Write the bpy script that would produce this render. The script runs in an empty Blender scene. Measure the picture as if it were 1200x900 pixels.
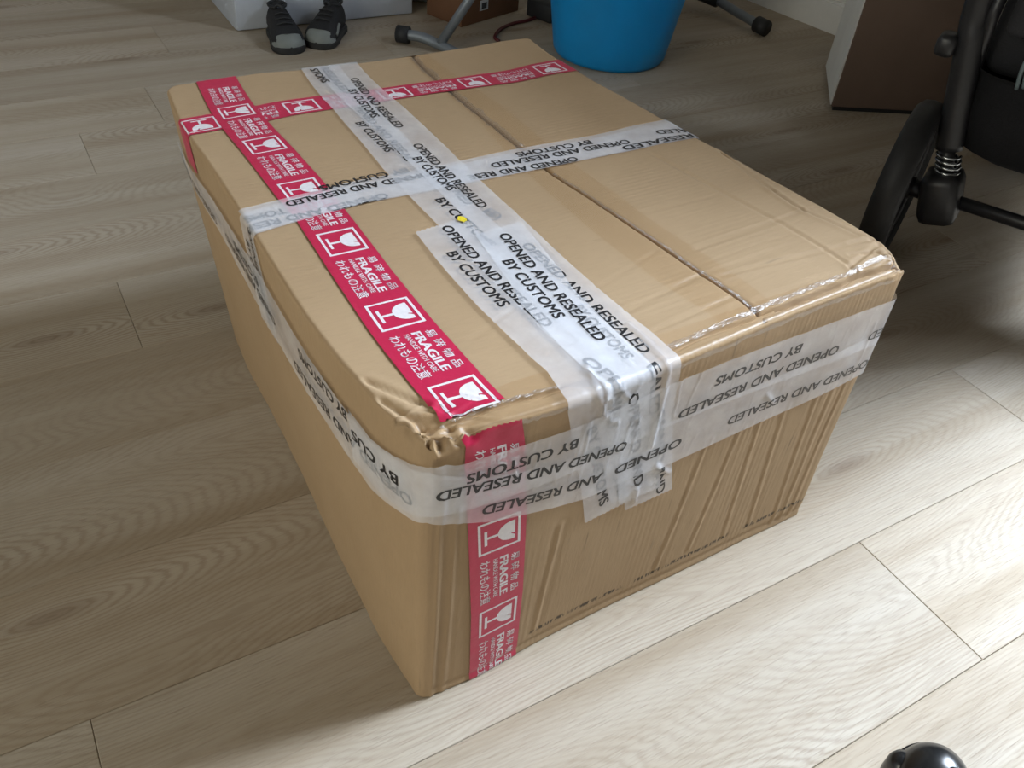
import bpy, bmesh, math, random
import numpy as np
from mathutils import Vector, Matrix

# ------------------------------------------------------------------ camera, light, exposure
SC = bpy.context.scene
COL = SC.collection
random.seed(4)
cam_d = bpy.data.cameras.new('camera'); cam = bpy.data.objects.new('camera', cam_d); COL.objects.link(cam)
cam_d.sensor_fit = 'HORIZONTAL'; cam_d.sensor_width = 36.0
cam_d.lens = 36.0 * 1017.80 / 1200.0
cam_d.clip_start = 0.02
_r = Vector((0.8492269539784373, -0.5225501175106871, 0.07586142185638389))
_u = Vector((0.2940753647313559, 0.5873802879961838, 0.7539920935471671))
_f = Vector((0.4385581609030039, 0.6180014336254304, -0.6524882891993447))
_m = Matrix((_r, _u, -_f)).transposed().to_4x4()
_m.translation = Vector((-0.2068274, -0.3874545, 0.7959731))
cam.matrix_world = _m
SC.camera = cam

world = bpy.data.worlds.new('room_light'); SC.world = world; world.use_nodes = True
world.node_tree.nodes['Background'].inputs[0].default_value = (1.0, 0.92, 0.78, 1)
world.node_tree.nodes['Background'].inputs[1].default_value = 0.11

def area(name, loc, target, sx, sy, power, color):
    d = bpy.data.lights.new(name, 'AREA'); d.shape = 'RECTANGLE'; d.size = sx; d.size_y = sy
    d.energy = power; d.color = color
    o = bpy.data.objects.new(name, d); COL.objects.link(o)
    o.location = loc
    o.rotation_euler = (Vector(target) - Vector(loc)).to_track_quat('-Z', 'Y').to_euler()
    return o
# daylight through the tall window in the right wall (beside the photographer, out of view)
area('window_1_daylight', (2.50, -0.25, 2.00), (0.3, -0.20, 0.75), 0.74, 1.3, 250, (0.78, 0.90, 1.06))
# weaker daylight through a second window in the left wall
area('window_2_daylight', (-2.38, -0.35, 1.35), (0.0, -0.1, 0.4), 1.10, 1.20, 25, (1.0, 0.95, 0.77))

SC.view_settings.view_transform = 'Standard'
SC.view_settings.look = 'None'
SC.view_settings.gamma = 1.0
SC.view_settings.use_curve_mapping = False
SC.view_settings.exposure = 0.0

# ------------------------------------------------------------------ helpers
def empty(name, label=None, cat=None, loc=(0, 0, 0), rotz=0.0, group=None):
    o = bpy.data.objects.new(name, None); COL.objects.link(o)
    o.empty_display_size = 0.05
    o.location = loc; o.rotation_euler = (0, 0, rotz)
    tag(o, label, cat, group)
    return o
def tag(o, label=None, cat=None, group=None, kind=None):
    if label: o['label'] = label
    if cat: o['category'] = cat
    if group: o['group'] = group
    if kind: o['kind'] = kind
    return o
def link_mesh(name, me, mat, parent=None, smooth=True):
    me.name = name
    if mat is not None:
        me.materials.clear(); me.materials.append(mat)
    if smooth:
        me.polygons.foreach_set('use_smooth', np.ones(len(me.polygons), bool))
    o = bpy.data.objects.new(name, me); COL.objects.link(o)
    if parent is not None: o.parent = parent
    return o
def obj(name, bm, mat, parent=None, smooth=True):
    me = bpy.data.meshes.new(name)
    bmesh.ops.recalc_face_normals(bm, faces=bm.faces)
    bm.to_mesh(me); bm.free()
    return link_mesh(name, me, mat, parent, smooth)
def box(bm, c, s, bevel=0.0, rot=None, seg=2):
    r = bmesh.ops.create_cube(bm, size=1.0)
    vs = r['verts']
    bmesh.ops.scale(bm, vec=s, verts=vs)
    if bevel > 0:
        es = list({e for v in vs for e in v.link_edges})
        rb = bmesh.ops.bevel(bm, geom=es, offset=bevel, segments=seg, affect='EDGES', profile=0.5)
        vs = list({v for f in rb['faces'] for v in f.verts} | {v for v in vs if v.is_valid})
    M = Matrix.Translation(Vector(c)) @ (rot.to_4x4() if rot else Matrix())
    bmesh.ops.transform(bm, matrix=M, verts=vs)
    return vs
def smooth_path(pts, n=8):
    """Catmull-Rom through the points"""
    P = [Vector(p) for p in pts]; out = []
    if len(P) < 3:
        return P
    for i in range(len(P) - 1):
        p0 = P[max(i - 1, 0)]; p1 = P[i]; p2 = P[i + 1]; p3 = P[min(i + 2, len(P) - 1)]
        for k in range(n):
            t = k / n
            out.append(0.5 * ((2 * p1) + (-p0 + p2) * t + (2 * p0 - 5 * p1 + 4 * p2 - p3) * t * t + (-p0 + 3 * p1 - 3 * p2 + p3) * t ** 3))
    out.append(P[-1])
    return out
def tube(bm, pts, rad, seg=14, smooth=0, cap=True, flat=1.0):
    P = smooth_path(pts, smooth) if smooth else [Vector(p) for p in pts]
    n = len(P)
    R = rad if callable(rad) else (lambda t: rad)
    T = [(P[min(i + 1, n - 1)] - P[max(i - 1, 0)]).normalized() for i in range(n)]
    a = Vector((0, 0, 1)) if abs(T[0].z) < 0.9 else Vector((1, 0, 0))
    N = T[0].cross(a).normalized()
    rings = []
    for i in range(n):
        N = (N - T[i] * N.dot(T[i])).normalized(); B = T[i].cross(N)
        r = R(i / (n - 1))
        rings.append([bm.verts.new(P[i] + N * r * math.cos(2 * math.pi * k / seg) + B * r * flat * math.sin(2 * math.pi * k / seg)) for k in range(seg)])
    for a_, b_ in zip(rings[:-1], rings[1:]):
        for k in range(seg):
            bm.faces.new((a_[k], a_[(k + 1) % seg], b_[(k + 1) % seg], b_[k]))
    if cap:
        bm.faces.new(rings[0][::-1]); bm.faces.new(rings[-1])
def lathe(bm, prof, seg=48, M=None, close=False):
    rings = []
    for r, z in prof:
        if r < 1e-6:
            rings.append([bm.verts.new((0, 0, z))])
        else:
            rings.append([bm.verts.new((r * math.cos(2 * math.pi * k / seg), r * math.sin(2 * math.pi * k / seg), z)) for k in range(seg)])
    pairs = list(zip(rings[:-1], rings[1:]))
    if close: pairs.append((rings[-1], rings[0]))
    for a, b in pairs:
        for k in range(seg):
            k2 = (k + 1) % seg
            if len(a) == 1 and len(b) == 1: continue
            if len(a) == 1: bm.faces.new((a[0], b[k2], b[k]))
            elif len(b) == 1: bm.faces.new((a[k], a[k2], b[0]))
            else: bm.faces.new((a[k], a[k2], b[k2], b[k]))
    if M is not None:
        bmesh.ops.transform(bm, matrix=M, verts=[v for r in rings for v in r])
def frame(origin, zaxis, xhint=(0, 0, 1)):
    z = Vector(zaxis).normalized(); x = Vector(xhint); x = (x - z * x.dot(z)).normalized(); y = z.cross(x)
    m = Matrix((x, y, z)).transposed().to_4x4(); m.translation = Vector(origin)
    return m
def grid_mesh(P, nu, nv, uv=None):
    """mesh from an (nu*nv,3) array of points"""
    idx = np.arange(nu * nv).reshape(nu, nv)
    q = np.stack([idx[:-1, :-1], idx[1:, :-1], idx[1:, 1:], idx[:-1, 1:]], -1).reshape(-1, 4)
    return array_mesh(P, q, uv)
def array_mesh(P, faces, uv=None):
    me = bpy.data.meshes.new('m')
    k = faces.shape[1]; n = len(faces)
    me.vertices.add(len(P)); me.vertices.foreach_set('co', np.ascontiguousarray(P, np.float32).ravel())
    me.loops.add(n * k); me.loops.foreach_set('vertex_index', np.ascontiguousarray(faces, np.int32).ravel())
    me.polygons.add(n)
    me.polygons.foreach_set('loop_start', np.arange(0, n * k, k, dtype=np.int32))
    me.update(calc_edges=True); me.validate()
    if uv is not None:
        l = me.uv_layers.new(name='UVMap')
        vi = np.zeros(len(me.loops), np.int32); me.loops.foreach_get('vertex_index', vi)
        l.data.foreach_set('uv', np.ascontiguousarray(uv[vi], np.float32).ravel())
    return me
def _hash(ix, iy, iz, seed):
    h = (ix.astype(np.int64) * 374761393 + iy.astype(np.int64) * 668265263 + iz.astype(np.int64) * 2147483647 + seed * 1274126177) & 0xFFFFFFFF
    h = ((h ^ (h >> 13)) * 1274126177) & 0xFFFFFFFF
    return ((h ^ (h >> 16)) & 0xFFFF) / 32767.5 - 1.0
def vnoise(P, seed=0):
    """smooth value noise in -1..1 at an (n,3) array"""
    P = np.asarray(P, float); I = np.floor(P); f = P - I; f = f * f * (3 - 2 * f); I = I.astype(np.int64)
    o = 0
    for dx in (0, 1):
        for dy in (0, 1):
            for dz in (0, 1):
                w = (f[:, 0] if dx else 1 - f[:, 0]) * (f[:, 1] if dy else 1 - f[:, 1]) * (f[:, 2] if dz else 1 - f[:, 2])
                o = o + w * _hash(I[:, 0] + dx, I[:, 1] + dy, I[:, 2] + dz, seed)
    return o

# ------------------------------------------------------------------ materials
def new_mat(name):
    m = bpy.data.materials.new(name); m.use_nodes = True
    nt = m.node_tree; b = nt.nodes['Principled BSDF']
    return m, nt, b
class NG:
    """tiny node-graph writer"""
    def __init__(s, nt): s.nt = nt
    def n(s, kind, **kw):
        x = s.nt.nodes.new(kind)
        for k, v in kw.items():
            if k.startswith('i_'):
                key = k[2:]; key = int(key) if key.isdigit() else key.replace('_', ' ')
                if hasattr(v, 'is_output'): s.nt.links.new(v, x.inputs[key])
                else: x.inputs[key].default_value = v
            else: setattr(x, k, v)
        return x
    def math(s, op, a, b=0.0, c=0.0, clamp=False):
        x = s.nt.nodes.new('ShaderNodeMath'); x.operation = op; x.use_clamp = clamp
        for i, v in enumerate((a, b, c)):
            if hasattr(v, 'is_output'): s.nt.links.new(v, x.inputs[i])
            else: x.inputs[i].default_value = v
        return x.outputs[0]
    def ramp(s, fac, stops):
        x = s.nt.nodes.new('ShaderNodeValToRGB'); cr = x.color_ramp
        while len(cr.elements) < len(stops): cr.elements.new(0.5)
        for e, (p, c) in zip(cr.elements, stops):
            e.position = p; e.color = (*c, 1) if len(c) == 3 else c
        s.nt.links.new(fac, x.inputs[0]); return x.outputs[0]
    def mix(s, fac, a, b, mode='MIX'):
        x = s.nt.nodes.new('ShaderNodeMix'); x.data_type = 'RGBA'; x.blend_type = mode; x.clamp_factor = True
        for sock, v in ((x.inputs[0], fac), (x.inputs[6], a), (x.inputs[7], b)):
            if hasattr(v, 'is_output'): s.nt.links.new(v, sock)
            else: sock.default_value = v if isinstance(v, (int, float)) else (*v, 1)
        return x.outputs[2]
    def maprange(s, v, a, b, c=0.0, d=1.0):
        x = s.nt.nodes.new('ShaderNodeMapRange'); s.nt.links.new(v, x.inputs[0])
        for i, q in enumerate((a, b, c, d)): x.inputs[i + 1].default_value = q
        return x.outputs[0]
    def noise(s, vec, scale, detail=3.0, rough=0.5, dim='3D'):
        x = s.nt.nodes.new('ShaderNodeTexNoise'); x.noise_dimensions = dim
        s.nt.links.new(vec, x.inputs['Vector']); x.inputs['Scale'].default_value = scale
        x.inputs['Detail'].default_value = detail; x.inputs['Roughness'].default_value = rough
        return x.outputs[0]
    def vmul(s, vec, k):
        x = s.nt.nodes.new('ShaderNodeVectorMath'); x.operation = 'MULTIPLY'
        s.nt.links.new(vec, x.inputs[0]); x.inputs[1].default_value = k; return x.outputs[0]
    def vadd(s, a, b):
        x = s.nt.nodes.new('ShaderNodeVectorMath'); x.operation = 'ADD'
        s.nt.links.new(a, x.inputs[0])
        if hasattr(b, 'is_output'): s.nt.links.new(b, x.inputs[1])
        else: x.inputs[1].default_value = b
        return x.outputs[0]
    def bump(s, h, dist, strength=1.0, normal=None):
        x = s.nt.nodes.new('ShaderNodeBump'); x.inputs['Distance'].default_value = dist; x.inputs['Strength'].default_value = strength
        s.nt.links.new(h, x.inputs['Height'])
        if normal is not None: s.nt.links.new(normal, x.inputs['Normal'])
        return x.outputs[0]
    def link(s, a, b): s.nt.links.new(a, b)
def plain(name, col, rough=0.5, metal=0.0, noise=0.08, scale=40.0, bump=0.0, spec=0.5, coat=0.0):
    """simple procedural surface: slight mottling of colour and relief"""
    m, nt, b = new_mat(name); g = NG(nt)
    tc = g.n('ShaderNodeTexCoord').outputs['Object']
    nz = g.noise(tc, scale, 4.0)
    lo = tuple(c * (1 - noise) for c in col); hi = tuple(min(1, c * (1 + noise)) for c in col)
    g.link(g.ramp(nz, [(0.3, lo), (0.7, hi)]), b.inputs['Base Color'])
    b.inputs['Roughness'].default_value = rough; b.inputs['Metallic'].default_value = metal
    b.inputs['Specular IOR Level'].default_value = spec
    b.inputs['Coat Weight'].default_value = coat
    if bump > 0: g.link(g.bump(nz, bump), b.inputs['Normal'])
    return m

def cardboard_mat(name, base, dark):
    m, nt, b = new_mat(name); g = NG(nt)
    uv = g.n('ShaderNodeUVMap').outputs[0]                       # u across the flutes, v along them (metres)
    sep = g.n('ShaderNodeSeparateXYZ', i_0=uv)
    U, V = sep.outputs[0], sep.outputs[1]
    big = g.noise(uv, 7.0, 4.0)
    fibre = g.noise(g.vmul(uv, (420, 60, 1)), 1.0, 3.0)
    speck = g.noise(uv, 900.0, 2.0)
    wob = g.noise(g.vmul(uv, (60, 6, 1)), 1.0, 2.0)
    ph = g.math('ADD', g.math('MULTIPLY', U, 2 * math.pi / 0.0068), g.math('MULTIPLY', wob, 3.0))
    flute = g.math('MULTIPLY', g.math('SINE', ph), g.maprange(g.noise(g.vmul(uv, (14, 3, 1)), 1.0, 2.0), 0.42, 0.66))
    c = g.mix(g.maprange(big, 0.3, 0.7), base, dark)
    c = g.mix(g.math('MULTIPLY', g.maprange(fibre, 0.45, 0.75), 0.22), c, tuple(x * 0.72 for x in base))
    c = g.mix(g.math('MULTIPLY', g.maprange(speck, 0.58, 0.75), 0.2), c, tuple(x * 0.55 for x in base))
    # worn scuffs rubbed across the flutes
    sc = g.math('MULTIPLY', g.maprange(g.noise(g.vmul(uv, (130, 12, 1)), 1.0, 3.0), 0.66, 0.78), g.maprange(g.noise(uv, 9.0, 2.0), 0.5, 0.62))
    c = g.mix(g.math('MULTIPLY', sc, 0.45), c, tuple(x * 0.35 for x in base))
    g.link(c, b.inputs['Base Color'])
    b.inputs['Roughness'].default_value = 0.72; b.inputs['Specular IOR Level'].default_value = 0.28
    h = g.math('ADD', g.math('MULTIPLY', flute, 0.28), g.math('MULTIPLY', fibre, 0.45))
    g.link(g.bump(h, 0.00035, 1.0), b.inputs['Normal'])
    return m, nt, b, g, c, U, V

def tape_mat(name, color, alpha, rough, wr=0.0006, streak=0.0):
    m, nt, b = new_mat(name); g = NG(nt)
    tc = g.n('ShaderNodeTexCoord').outputs['Object']
    n1 = g.noise(tc, 55.0, 3.0, 0.6); n2 = g.noise(tc, 260.0, 2.0)
    h = g.math('ADD', n1, g.math('MULTIPLY', n2, 0.15))
    nz = g.noise(tc, 18.0, 3.0)
    g.link(g.ramp(nz, [(0.3, tuple(c * 0.94 for c in color)), (0.7, color)]), b.inputs['Base Color'])
    b.inputs['Roughness'].default_value = rough
    g.link(g.bump(h, wr), b.inputs['Normal'])
    if alpha < 1.0:
        # a thin film: some light passes straight through, patchily where it does not stick
        g.link(g.maprange(g.noise(tc, 30.0, 4.0), 0.3, 0.7, alpha - 0.06, alpha + 0.06), b.inputs['Alpha'])
    return m
def film_mat(name, tint, gloss, rough, bmp_):
    m, nt, b = new_mat(name); g = NG(nt)
    tc = g.n('ShaderNodeTexCoord').outputs['Object']
    n1 = g.noise(tc, 110.0, 4.0, 0.65)
    bmp = g.bump(n1, bmp_)
    tr = g.n('ShaderNodeBsdfTransparent', i_Color=(*tint, 1))
    gl = g.n('ShaderNodeBsdfGlossy', i_Color=(1, 1, 1, 1), i_Roughness=rough, i_Normal=bmp)
    mx = g.n('ShaderNodeMixShader', i_0=gloss, i_1=tr.outputs[0], i_2=gl.outputs[0])
    g.link(mx.outputs[0], nt.nodes['Material Output'].inputs['Surface'])
    return m

# ------------------------------------------------------------------ floor of oak planks, right wall with its window, back wall
def plank_mat():
    m, nt, b = new_mat('oak_plank'); g = NG(nt)
    tc = g.n('ShaderNodeTexCoord').outputs['Object']
    oi = g.n('ShaderNodeObjectInfo')
    rnd = oi.outputs['Random']
    off = g.n('ShaderNodeCombineXYZ', i_0=g.math('MULTIPLY', rnd, 37.0), i_1=g.math('MULTIPLY', rnd, 91.0), i_2=g.math('MULTIPLY', rnd, 13.0)).outputs[0]
    p = g.vadd(tc, off)
    # cathedral figure: long ellipses about scattered centres, a knot in the heart of each
    wob = g.n('ShaderNodeTexNoise', noise_dimensions='3D'); g.link(g.vmul(p, (3.5, 16.0, 1.0)), wob.inputs['Vector']); wob.inputs['Scale'].default_value = 1.0; wob.inputs['Detail'].default_value = 2.0
    vo = g.n('ShaderNodeTexVoronoi', feature='SMOOTH_F1', distance='EUCLIDEAN', voronoi_dimensions='2D')
    vo.inputs['Scale'].default_value = 1.0; vo.inputs['Smoothness'].default_value = 0.25
    g.link(g.vmul(p, (1.25, 5.6, 0.0)), vo.inputs['Vector'])
    kd = vo.outputs['Distance']
    fine = g.noise(g.vmul(p, (9, 150, 1)), 1.0, 3.0, 0.6)
    ph = g.math('ADD', g.math('MULTIPLY', kd, 42.0), g.math('ADD', g.math('MULTIPLY', wob.outputs[0], 3.2), g.math('MULTIPLY', fine, 1.3)))
    ring = g.math('MULTIPLY', g.math('ADD', g.math('SINE', g.math('MULTIPLY', ph, 2 * math.pi)), 1.0), 0.5)
    ring = g.math('POWER', ring, 2.2)
    show = g.maprange(g.noise(g.vmul(p, (1.6, 7.0, 1)), 1.0, 2.0), 0.40, 0.62, 0.07, 0.36)
    near = g.maprange(kd, 0.42, 0.08, 0.0, 0.30)
    pores = g.maprange(g.noise(g.vmul(p, (30, 620, 1)), 1.0, 2.0, 0.6), 0.5, 0.72)
    tone = g.noise(g.vmul(p, (0.75, 13.0, 1)), 1.0, 3.0, 0.6)
    base = g.ramp(tone, [(0.3, (0.36, 0.288, 0.203)), (0.5, (0.44, 0.373, 0.288)), (0.7, (0.50, 0.442, 0.362))])
    c = g.mix(g.math('MULTIPLY', ring, g.math('ADD', show, near)), base, (0.27, 0.20, 0.135))
    c = g.mix(g.math('MULTIPLY', pores, 0.30), c, (0.26, 0.195, 0.135))
    c = g.mix(g.maprange(kd, 0.075, 0.02, 0.0, 0.45), c, (0.17, 0.11, 0.07))
    val = g.maprange(rnd, 0, 1, 0.95, 1.04)
    hs = g.n('ShaderNodeHueSaturation', i_Value=val, i_Color=c)
    g.link(hs.outputs[0], b.inputs['Base Color'])
    b.inputs['Roughness'].default_value = 0.5
    g.link(g.maprange(tone, 0.3, 0.7, 0.64, 0.55), b.inputs['Roughness'])
    b.inputs['Specular IOR Level'].default_value = 0.25
    h = g.math('ADD', g.math('MULTIPLY', ring, -0.5), g.math('MULTIPLY', pores, -1.0))
    g.link(g.bump(h, 0.0004, 0.7), b.inputs['Normal'])
    return m
M_plank = plank_mat()
M_sub = plain('dark_underlay', (0.10, 0.08, 0.06), 0.9)
M_wall = plain('white_painted_wall', (0.72, 0.71, 0.68), 0.85, noise=0.03, scale=30, bump=0.0004)
M_trim = plain('white_gloss_trim', (0.74, 0.74, 0.72), 0.4, noise=0.02)

bm = bmesh.new(); box(bm, (0.2, 0.55, -0.011 - 0.02), (5.2, 5.4, 0.04))
floor = obj('floor', bm, M_sub, None, False); tag(floor, kind='structure')
PITCH, TH = 0.1785, -0.0339
PROT = Matrix.Rotation(TH, 4, 'Z')
_pl = {}
def plank_mesh(w, l):
    key = (round(w, 4), round(l, 3))
    if key not in _pl:
        b_ = bmesh.new(); g_, e_ = 0.0002, 0.0006
        lo = [(-l / 2 + g_, -w / 2 + g_), (l / 2 - g_, -w / 2 + g_), (l / 2 - g_, w / 2 - g_), (-l / 2 + g_, w / 2 - g_)]
        hi = [(x - math.copysign(e_, x), y - math.copysign(e_, y)) for x, y in lo]
        va = [b_.verts.new((x, y, -0.010)) for x, y in lo]; vb = [b_.verts.new((x, y, -0.0008)) for x, y in lo]; vc = [b_.verts.new((x, y, 0)) for x, y in hi]
        b_.faces.new(vc)
        for A, B in ((va, vb), (vb, vc)):
            for k in range(4): b_.faces.new((A[k], A[(k + 1) % 4], B[(k + 1) % 4], B[k]))
        me = bpy.data.meshes.new('plank'); b_.normal_update(); b_.to_mesh(me); b_.free()
        me.materials.append(M_plank); _pl[key] = me
    return _pl[key]
# rows run along the planks; each starts where the photographed end joints put it
SEAM = {-1: 0.555, 0: -0.282, 1: 0.62, 2: 0.05, 3: 0.83, 4: -0.12, 5: 0.42, 6: -0.35, 7: -0.085, 8: 0.075, 9: 0.66, 10: 0.17, -2: -0.1, -3: 0.8}
ROW0 = -0.0515
X0, X1 = -2.6, 2.3
rs = random.Random(7)
for row in range(-11, 17):
    yc = ROW0 + (row + 0.5) * PITCH
    s = SEAM.get(row, rs.uniform(-0.6, 0.6))
    x = s
    while x > X0: x -= 1.227
    xe = X1
    while x < xe:
        a, b_ = max(x, X0), min(x + 1.227, xe); x += 1.227
        if b_ - a < 0.05: continue
        o = bpy.data.objects.new('plank', plank_mesh(PITCH, b_ - a)); COL.objects.link(o)
        o.parent = floor
        o.matrix_world = PROT @ Matrix.Translation((0.5 * (a + b_), yc, 0.0))

# right wall, with a tall window beyond the edge of the photograph
WX = 1.962
WROT = math.radians(-5.6)          # the wall is a little off the plank grid as seen
def wall_pt(y): return WX - (y - 1.29) * 0.099
bm = bmesh.new()
def wall_box(bm, y0, y1, z0, z1, t=0.62, off=0.0):
    x0, x1 = wall_pt(y0), wall_pt(y1)
    d = Vector((x1 - x0, y1 - y0, 0)); n = Vector((d.y, -d.x, 0)).normalized()
    ps = [Vector((x0, y0, 0)) + n * off, Vector((x1, y1, 0)) + n * off]
    q = [ps[0], ps[1], ps[1] + n * t, ps[0] + n * t]
    lo = [bm.verts.new((p.x, p.y, z0)) for p in q]; hi = [bm.verts.new((p.x, p.y, z1)) for p in q]
    bm.faces.new(lo[::-1]); bm.faces.new(hi)
    for k in range(4): bm.faces.new((lo[k], lo[(k + 1) % 4], hi[(k + 1) % 4], hi[k]))
for y0, y1, z0, z1 in ((0.12, 3.0, -0.05, 2.9), (-2.0, -0.72, -0.05, 2.9), (-0.72, 0.12, -0.05, 0.75), (-0.72, 0.12, 2.75, 2.9)):
    wall_box(bm, y0, y1, z0, z1, 0.44)
wall_box(bm, 0.12, 0.22, -0.05, 2.9, 0.21, -0.21)        # unseen pier, added to block window light towards the back
o = obj('wall_right', bm, M_wall, None, False); tag(o, kind='structure')
bm = bmesh.new(); wall_box(bm, -2.0, 3.0, 0.0, 0.075, 0.014, -0.014); wall_box(bm, -2.0, 3.0, 0.075, 0.083, 0.009, -0.009)
o = obj('baseboard_right', bm, M_trim, None, False); tag(o, kind='structure')
bm = bmesh.new()
for y0, y1, z0, z1 in ((-0.72, -0.69, 0.75, 2.75), (0.09, 0.12, 0.75, 2.75), (-0.69, 0.09, 2.72, 2.75), (-0.69, 0.09, 0.75, 0.78)):
    wall_box(bm, y0, y1, z0, z1, 0.06, 0.34)
o = obj('window_1', bm, M_trim, None, False); tag(o, kind='structure')
bm = bmesh.new(); box(bm, (-0.2, 3.06, 1.275), (4.35, 0.12, 2.65)); o = obj('wall_back', bm, M_wall, None, False); tag(o, kind='structure')


bm = bmesh.new()
for y0, y1, z0, z1 in ((-2.0, -0.95, -0.05, 2.6), (0.25, 3.05, -0.05, 2.6), (-0.95, 0.25, -0.05, 0.70), (-0.95, 0.25, 2.0, 2.6)):
    box(bm, (-2.30, (y0 + y1) / 2, (z0 + z1) / 2), (0.14, y1 - y0, z1 - z0))
o = obj('wall_left', bm, M_wall, None, False); tag(o, kind='structure')
bm = bmesh.new()
for y0, y1, z0, z1 in ((-0.95, -0.90, 0.70, 2.0), (0.20, 0.25, 0.70, 2.0), (-0.90, 0.20, 1.95, 2.0), (-0.90, 0.20, 0.70, 0.75)):
    box(bm, (-2.31, (y0 + y1) / 2, (z0 + z1) / 2), (0.07, y1 - y0, z1 - z0))
o = obj('window_2', bm, M_trim, None, False); tag(o, kind='structure')

# ---- how the worn carton departs from a true box: edge curves in metres
W, L, H = 0.52, 0.67, 0.358
CURVES = {
 'TF': [(0.0001,-0.0028),(0.0219,-0.0044),(0.0719,-0.0078),(0.1101,-0.0114),(0.1579,-0.0113),(0.2103,-0.0094),(0.2681,-0.0069),(0.332,-0.0036),(0.3972,-0.0009),(0.4654,0.0),(0.5290,0.0030)],
 'TR': [(0.5290,0.0030),(0.5430,0.0290),(0.5455,0.0619),(0.5442,0.1224),(0.5373,0.1946),(0.5322,0.2542),(0.5241,0.3129),(0.5198,0.3662),(0.5165,0.4202),(0.5087,0.5002),(0.5055,0.5806),(0.5059,0.6244),(0.5122,0.6681)],
 'TB': [(-0.0015,0.6744),(0.0365,0.6736),(0.0812,0.6735),(0.1131,0.6759),(0.1667,0.6677),(0.2412,0.6645),(0.3439,0.6656),(0.4198,0.6653),(0.4623,0.6712),(0.5122,0.6681)],
 'TL': [(0.0001,-0.0028),(-0.0131,0.0406),(-0.0177,0.0912),(-0.0213,0.1362),(-0.0224,0.1941),(-0.0194,0.2726),(-0.0161,0.3637),(-0.0136,0.4654),(-0.0139,0.5341),(-0.0123,0.5821),(-0.0015,0.6744)],
 'BF': [(-0.0019,0.0026),(0.0544,-0.0014),(0.1148,0.0018),(0.1758,0.002),(0.2396,0.0016),(0.3075,-0.0002),(0.4127,-0.001),(0.4762,-0.0028),(0.5192,-0.0026)],
 'BL': [(-0.0019,0.0026),(-0.0064,0.0867),(-0.0031,0.1411),(-0.0004,0.1978),(0.0082,0.3319),(0.0132,0.452),(0.0153,0.5511),(0.0234,0.6409)],
 'BR': [(0.5192,-0.0026),(0.51,0.32),(0.50,0.65)],
 'BB': [(0.0234,0.6409),(0.26,0.648),(0.50,0.65)],
}
def _resample(pts, n=61):
    q = np.array(pts, float)
    d = np.r_[0, np.cumsum(np.linalg.norm(np.diff(q, axis=0), axis=1))]; d /= d[-1]
    t = np.linspace(0, 1, n)
    r = np.stack([np.interp(t, d, q[:, 0]), np.interp(t, d, q[:, 1])], 1)
    for _ in range(3):
        r[1:-1] = (r[:-2] + 2 * r[1:-1] + r[2:]) / 4
    return r
_CV = {k: _resample(v) for k, v in CURVES.items()}
def _ev(k, t):
    r = _CV[k]; x = np.clip(t, 0, 1) * (len(r) - 1); i = np.minimum(x.astype(int), len(r) - 2); f = (x - i)[:, None]
    return r[i] * (1 - f) + r[i + 1] * f
def _coons(s, t, f, b, l, r):
    c00, c10, c01, c11 = _CV[f][0], _CV[f][-1], _CV[b][0], _CV[b][-1]
    s_, t_ = s[:, None], t[:, None]
    return ((1 - t_) * _ev(f, s) + t_ * _ev(b, s) + (1 - s_) * _ev(l, t) + s_ * _ev(r, t)
            - ((1 - s_) * (1 - t_) * c00 + s_ * (1 - t_) * c10 + (1 - s_) * t_ * c01 + s_ * t_ * c11))
def warp(P):
    """canonical carton coordinates (metres) -> world: the worn, slightly bulged real box"""
    P = np.asarray(P, float)
    s, t = P[:, 0] / W, P[:, 1] / L
    sc, tc = np.clip(s, 0, 1), np.clip(t, 0, 1)
    k = np.clip(P[:, 2] / H, 0, 1)[:, None]
    xy = k * _coons(sc, tc, 'TF', 'TB', 'TL', 'TR') + (1 - k) * _coons(sc, tc, 'BF', 'BB', 'BL', 'BR')
    xy = xy + np.stack([(s - sc) * W, (t - tc) * L], 1)
    return np.c_[xy, P[:, 2]]

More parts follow.
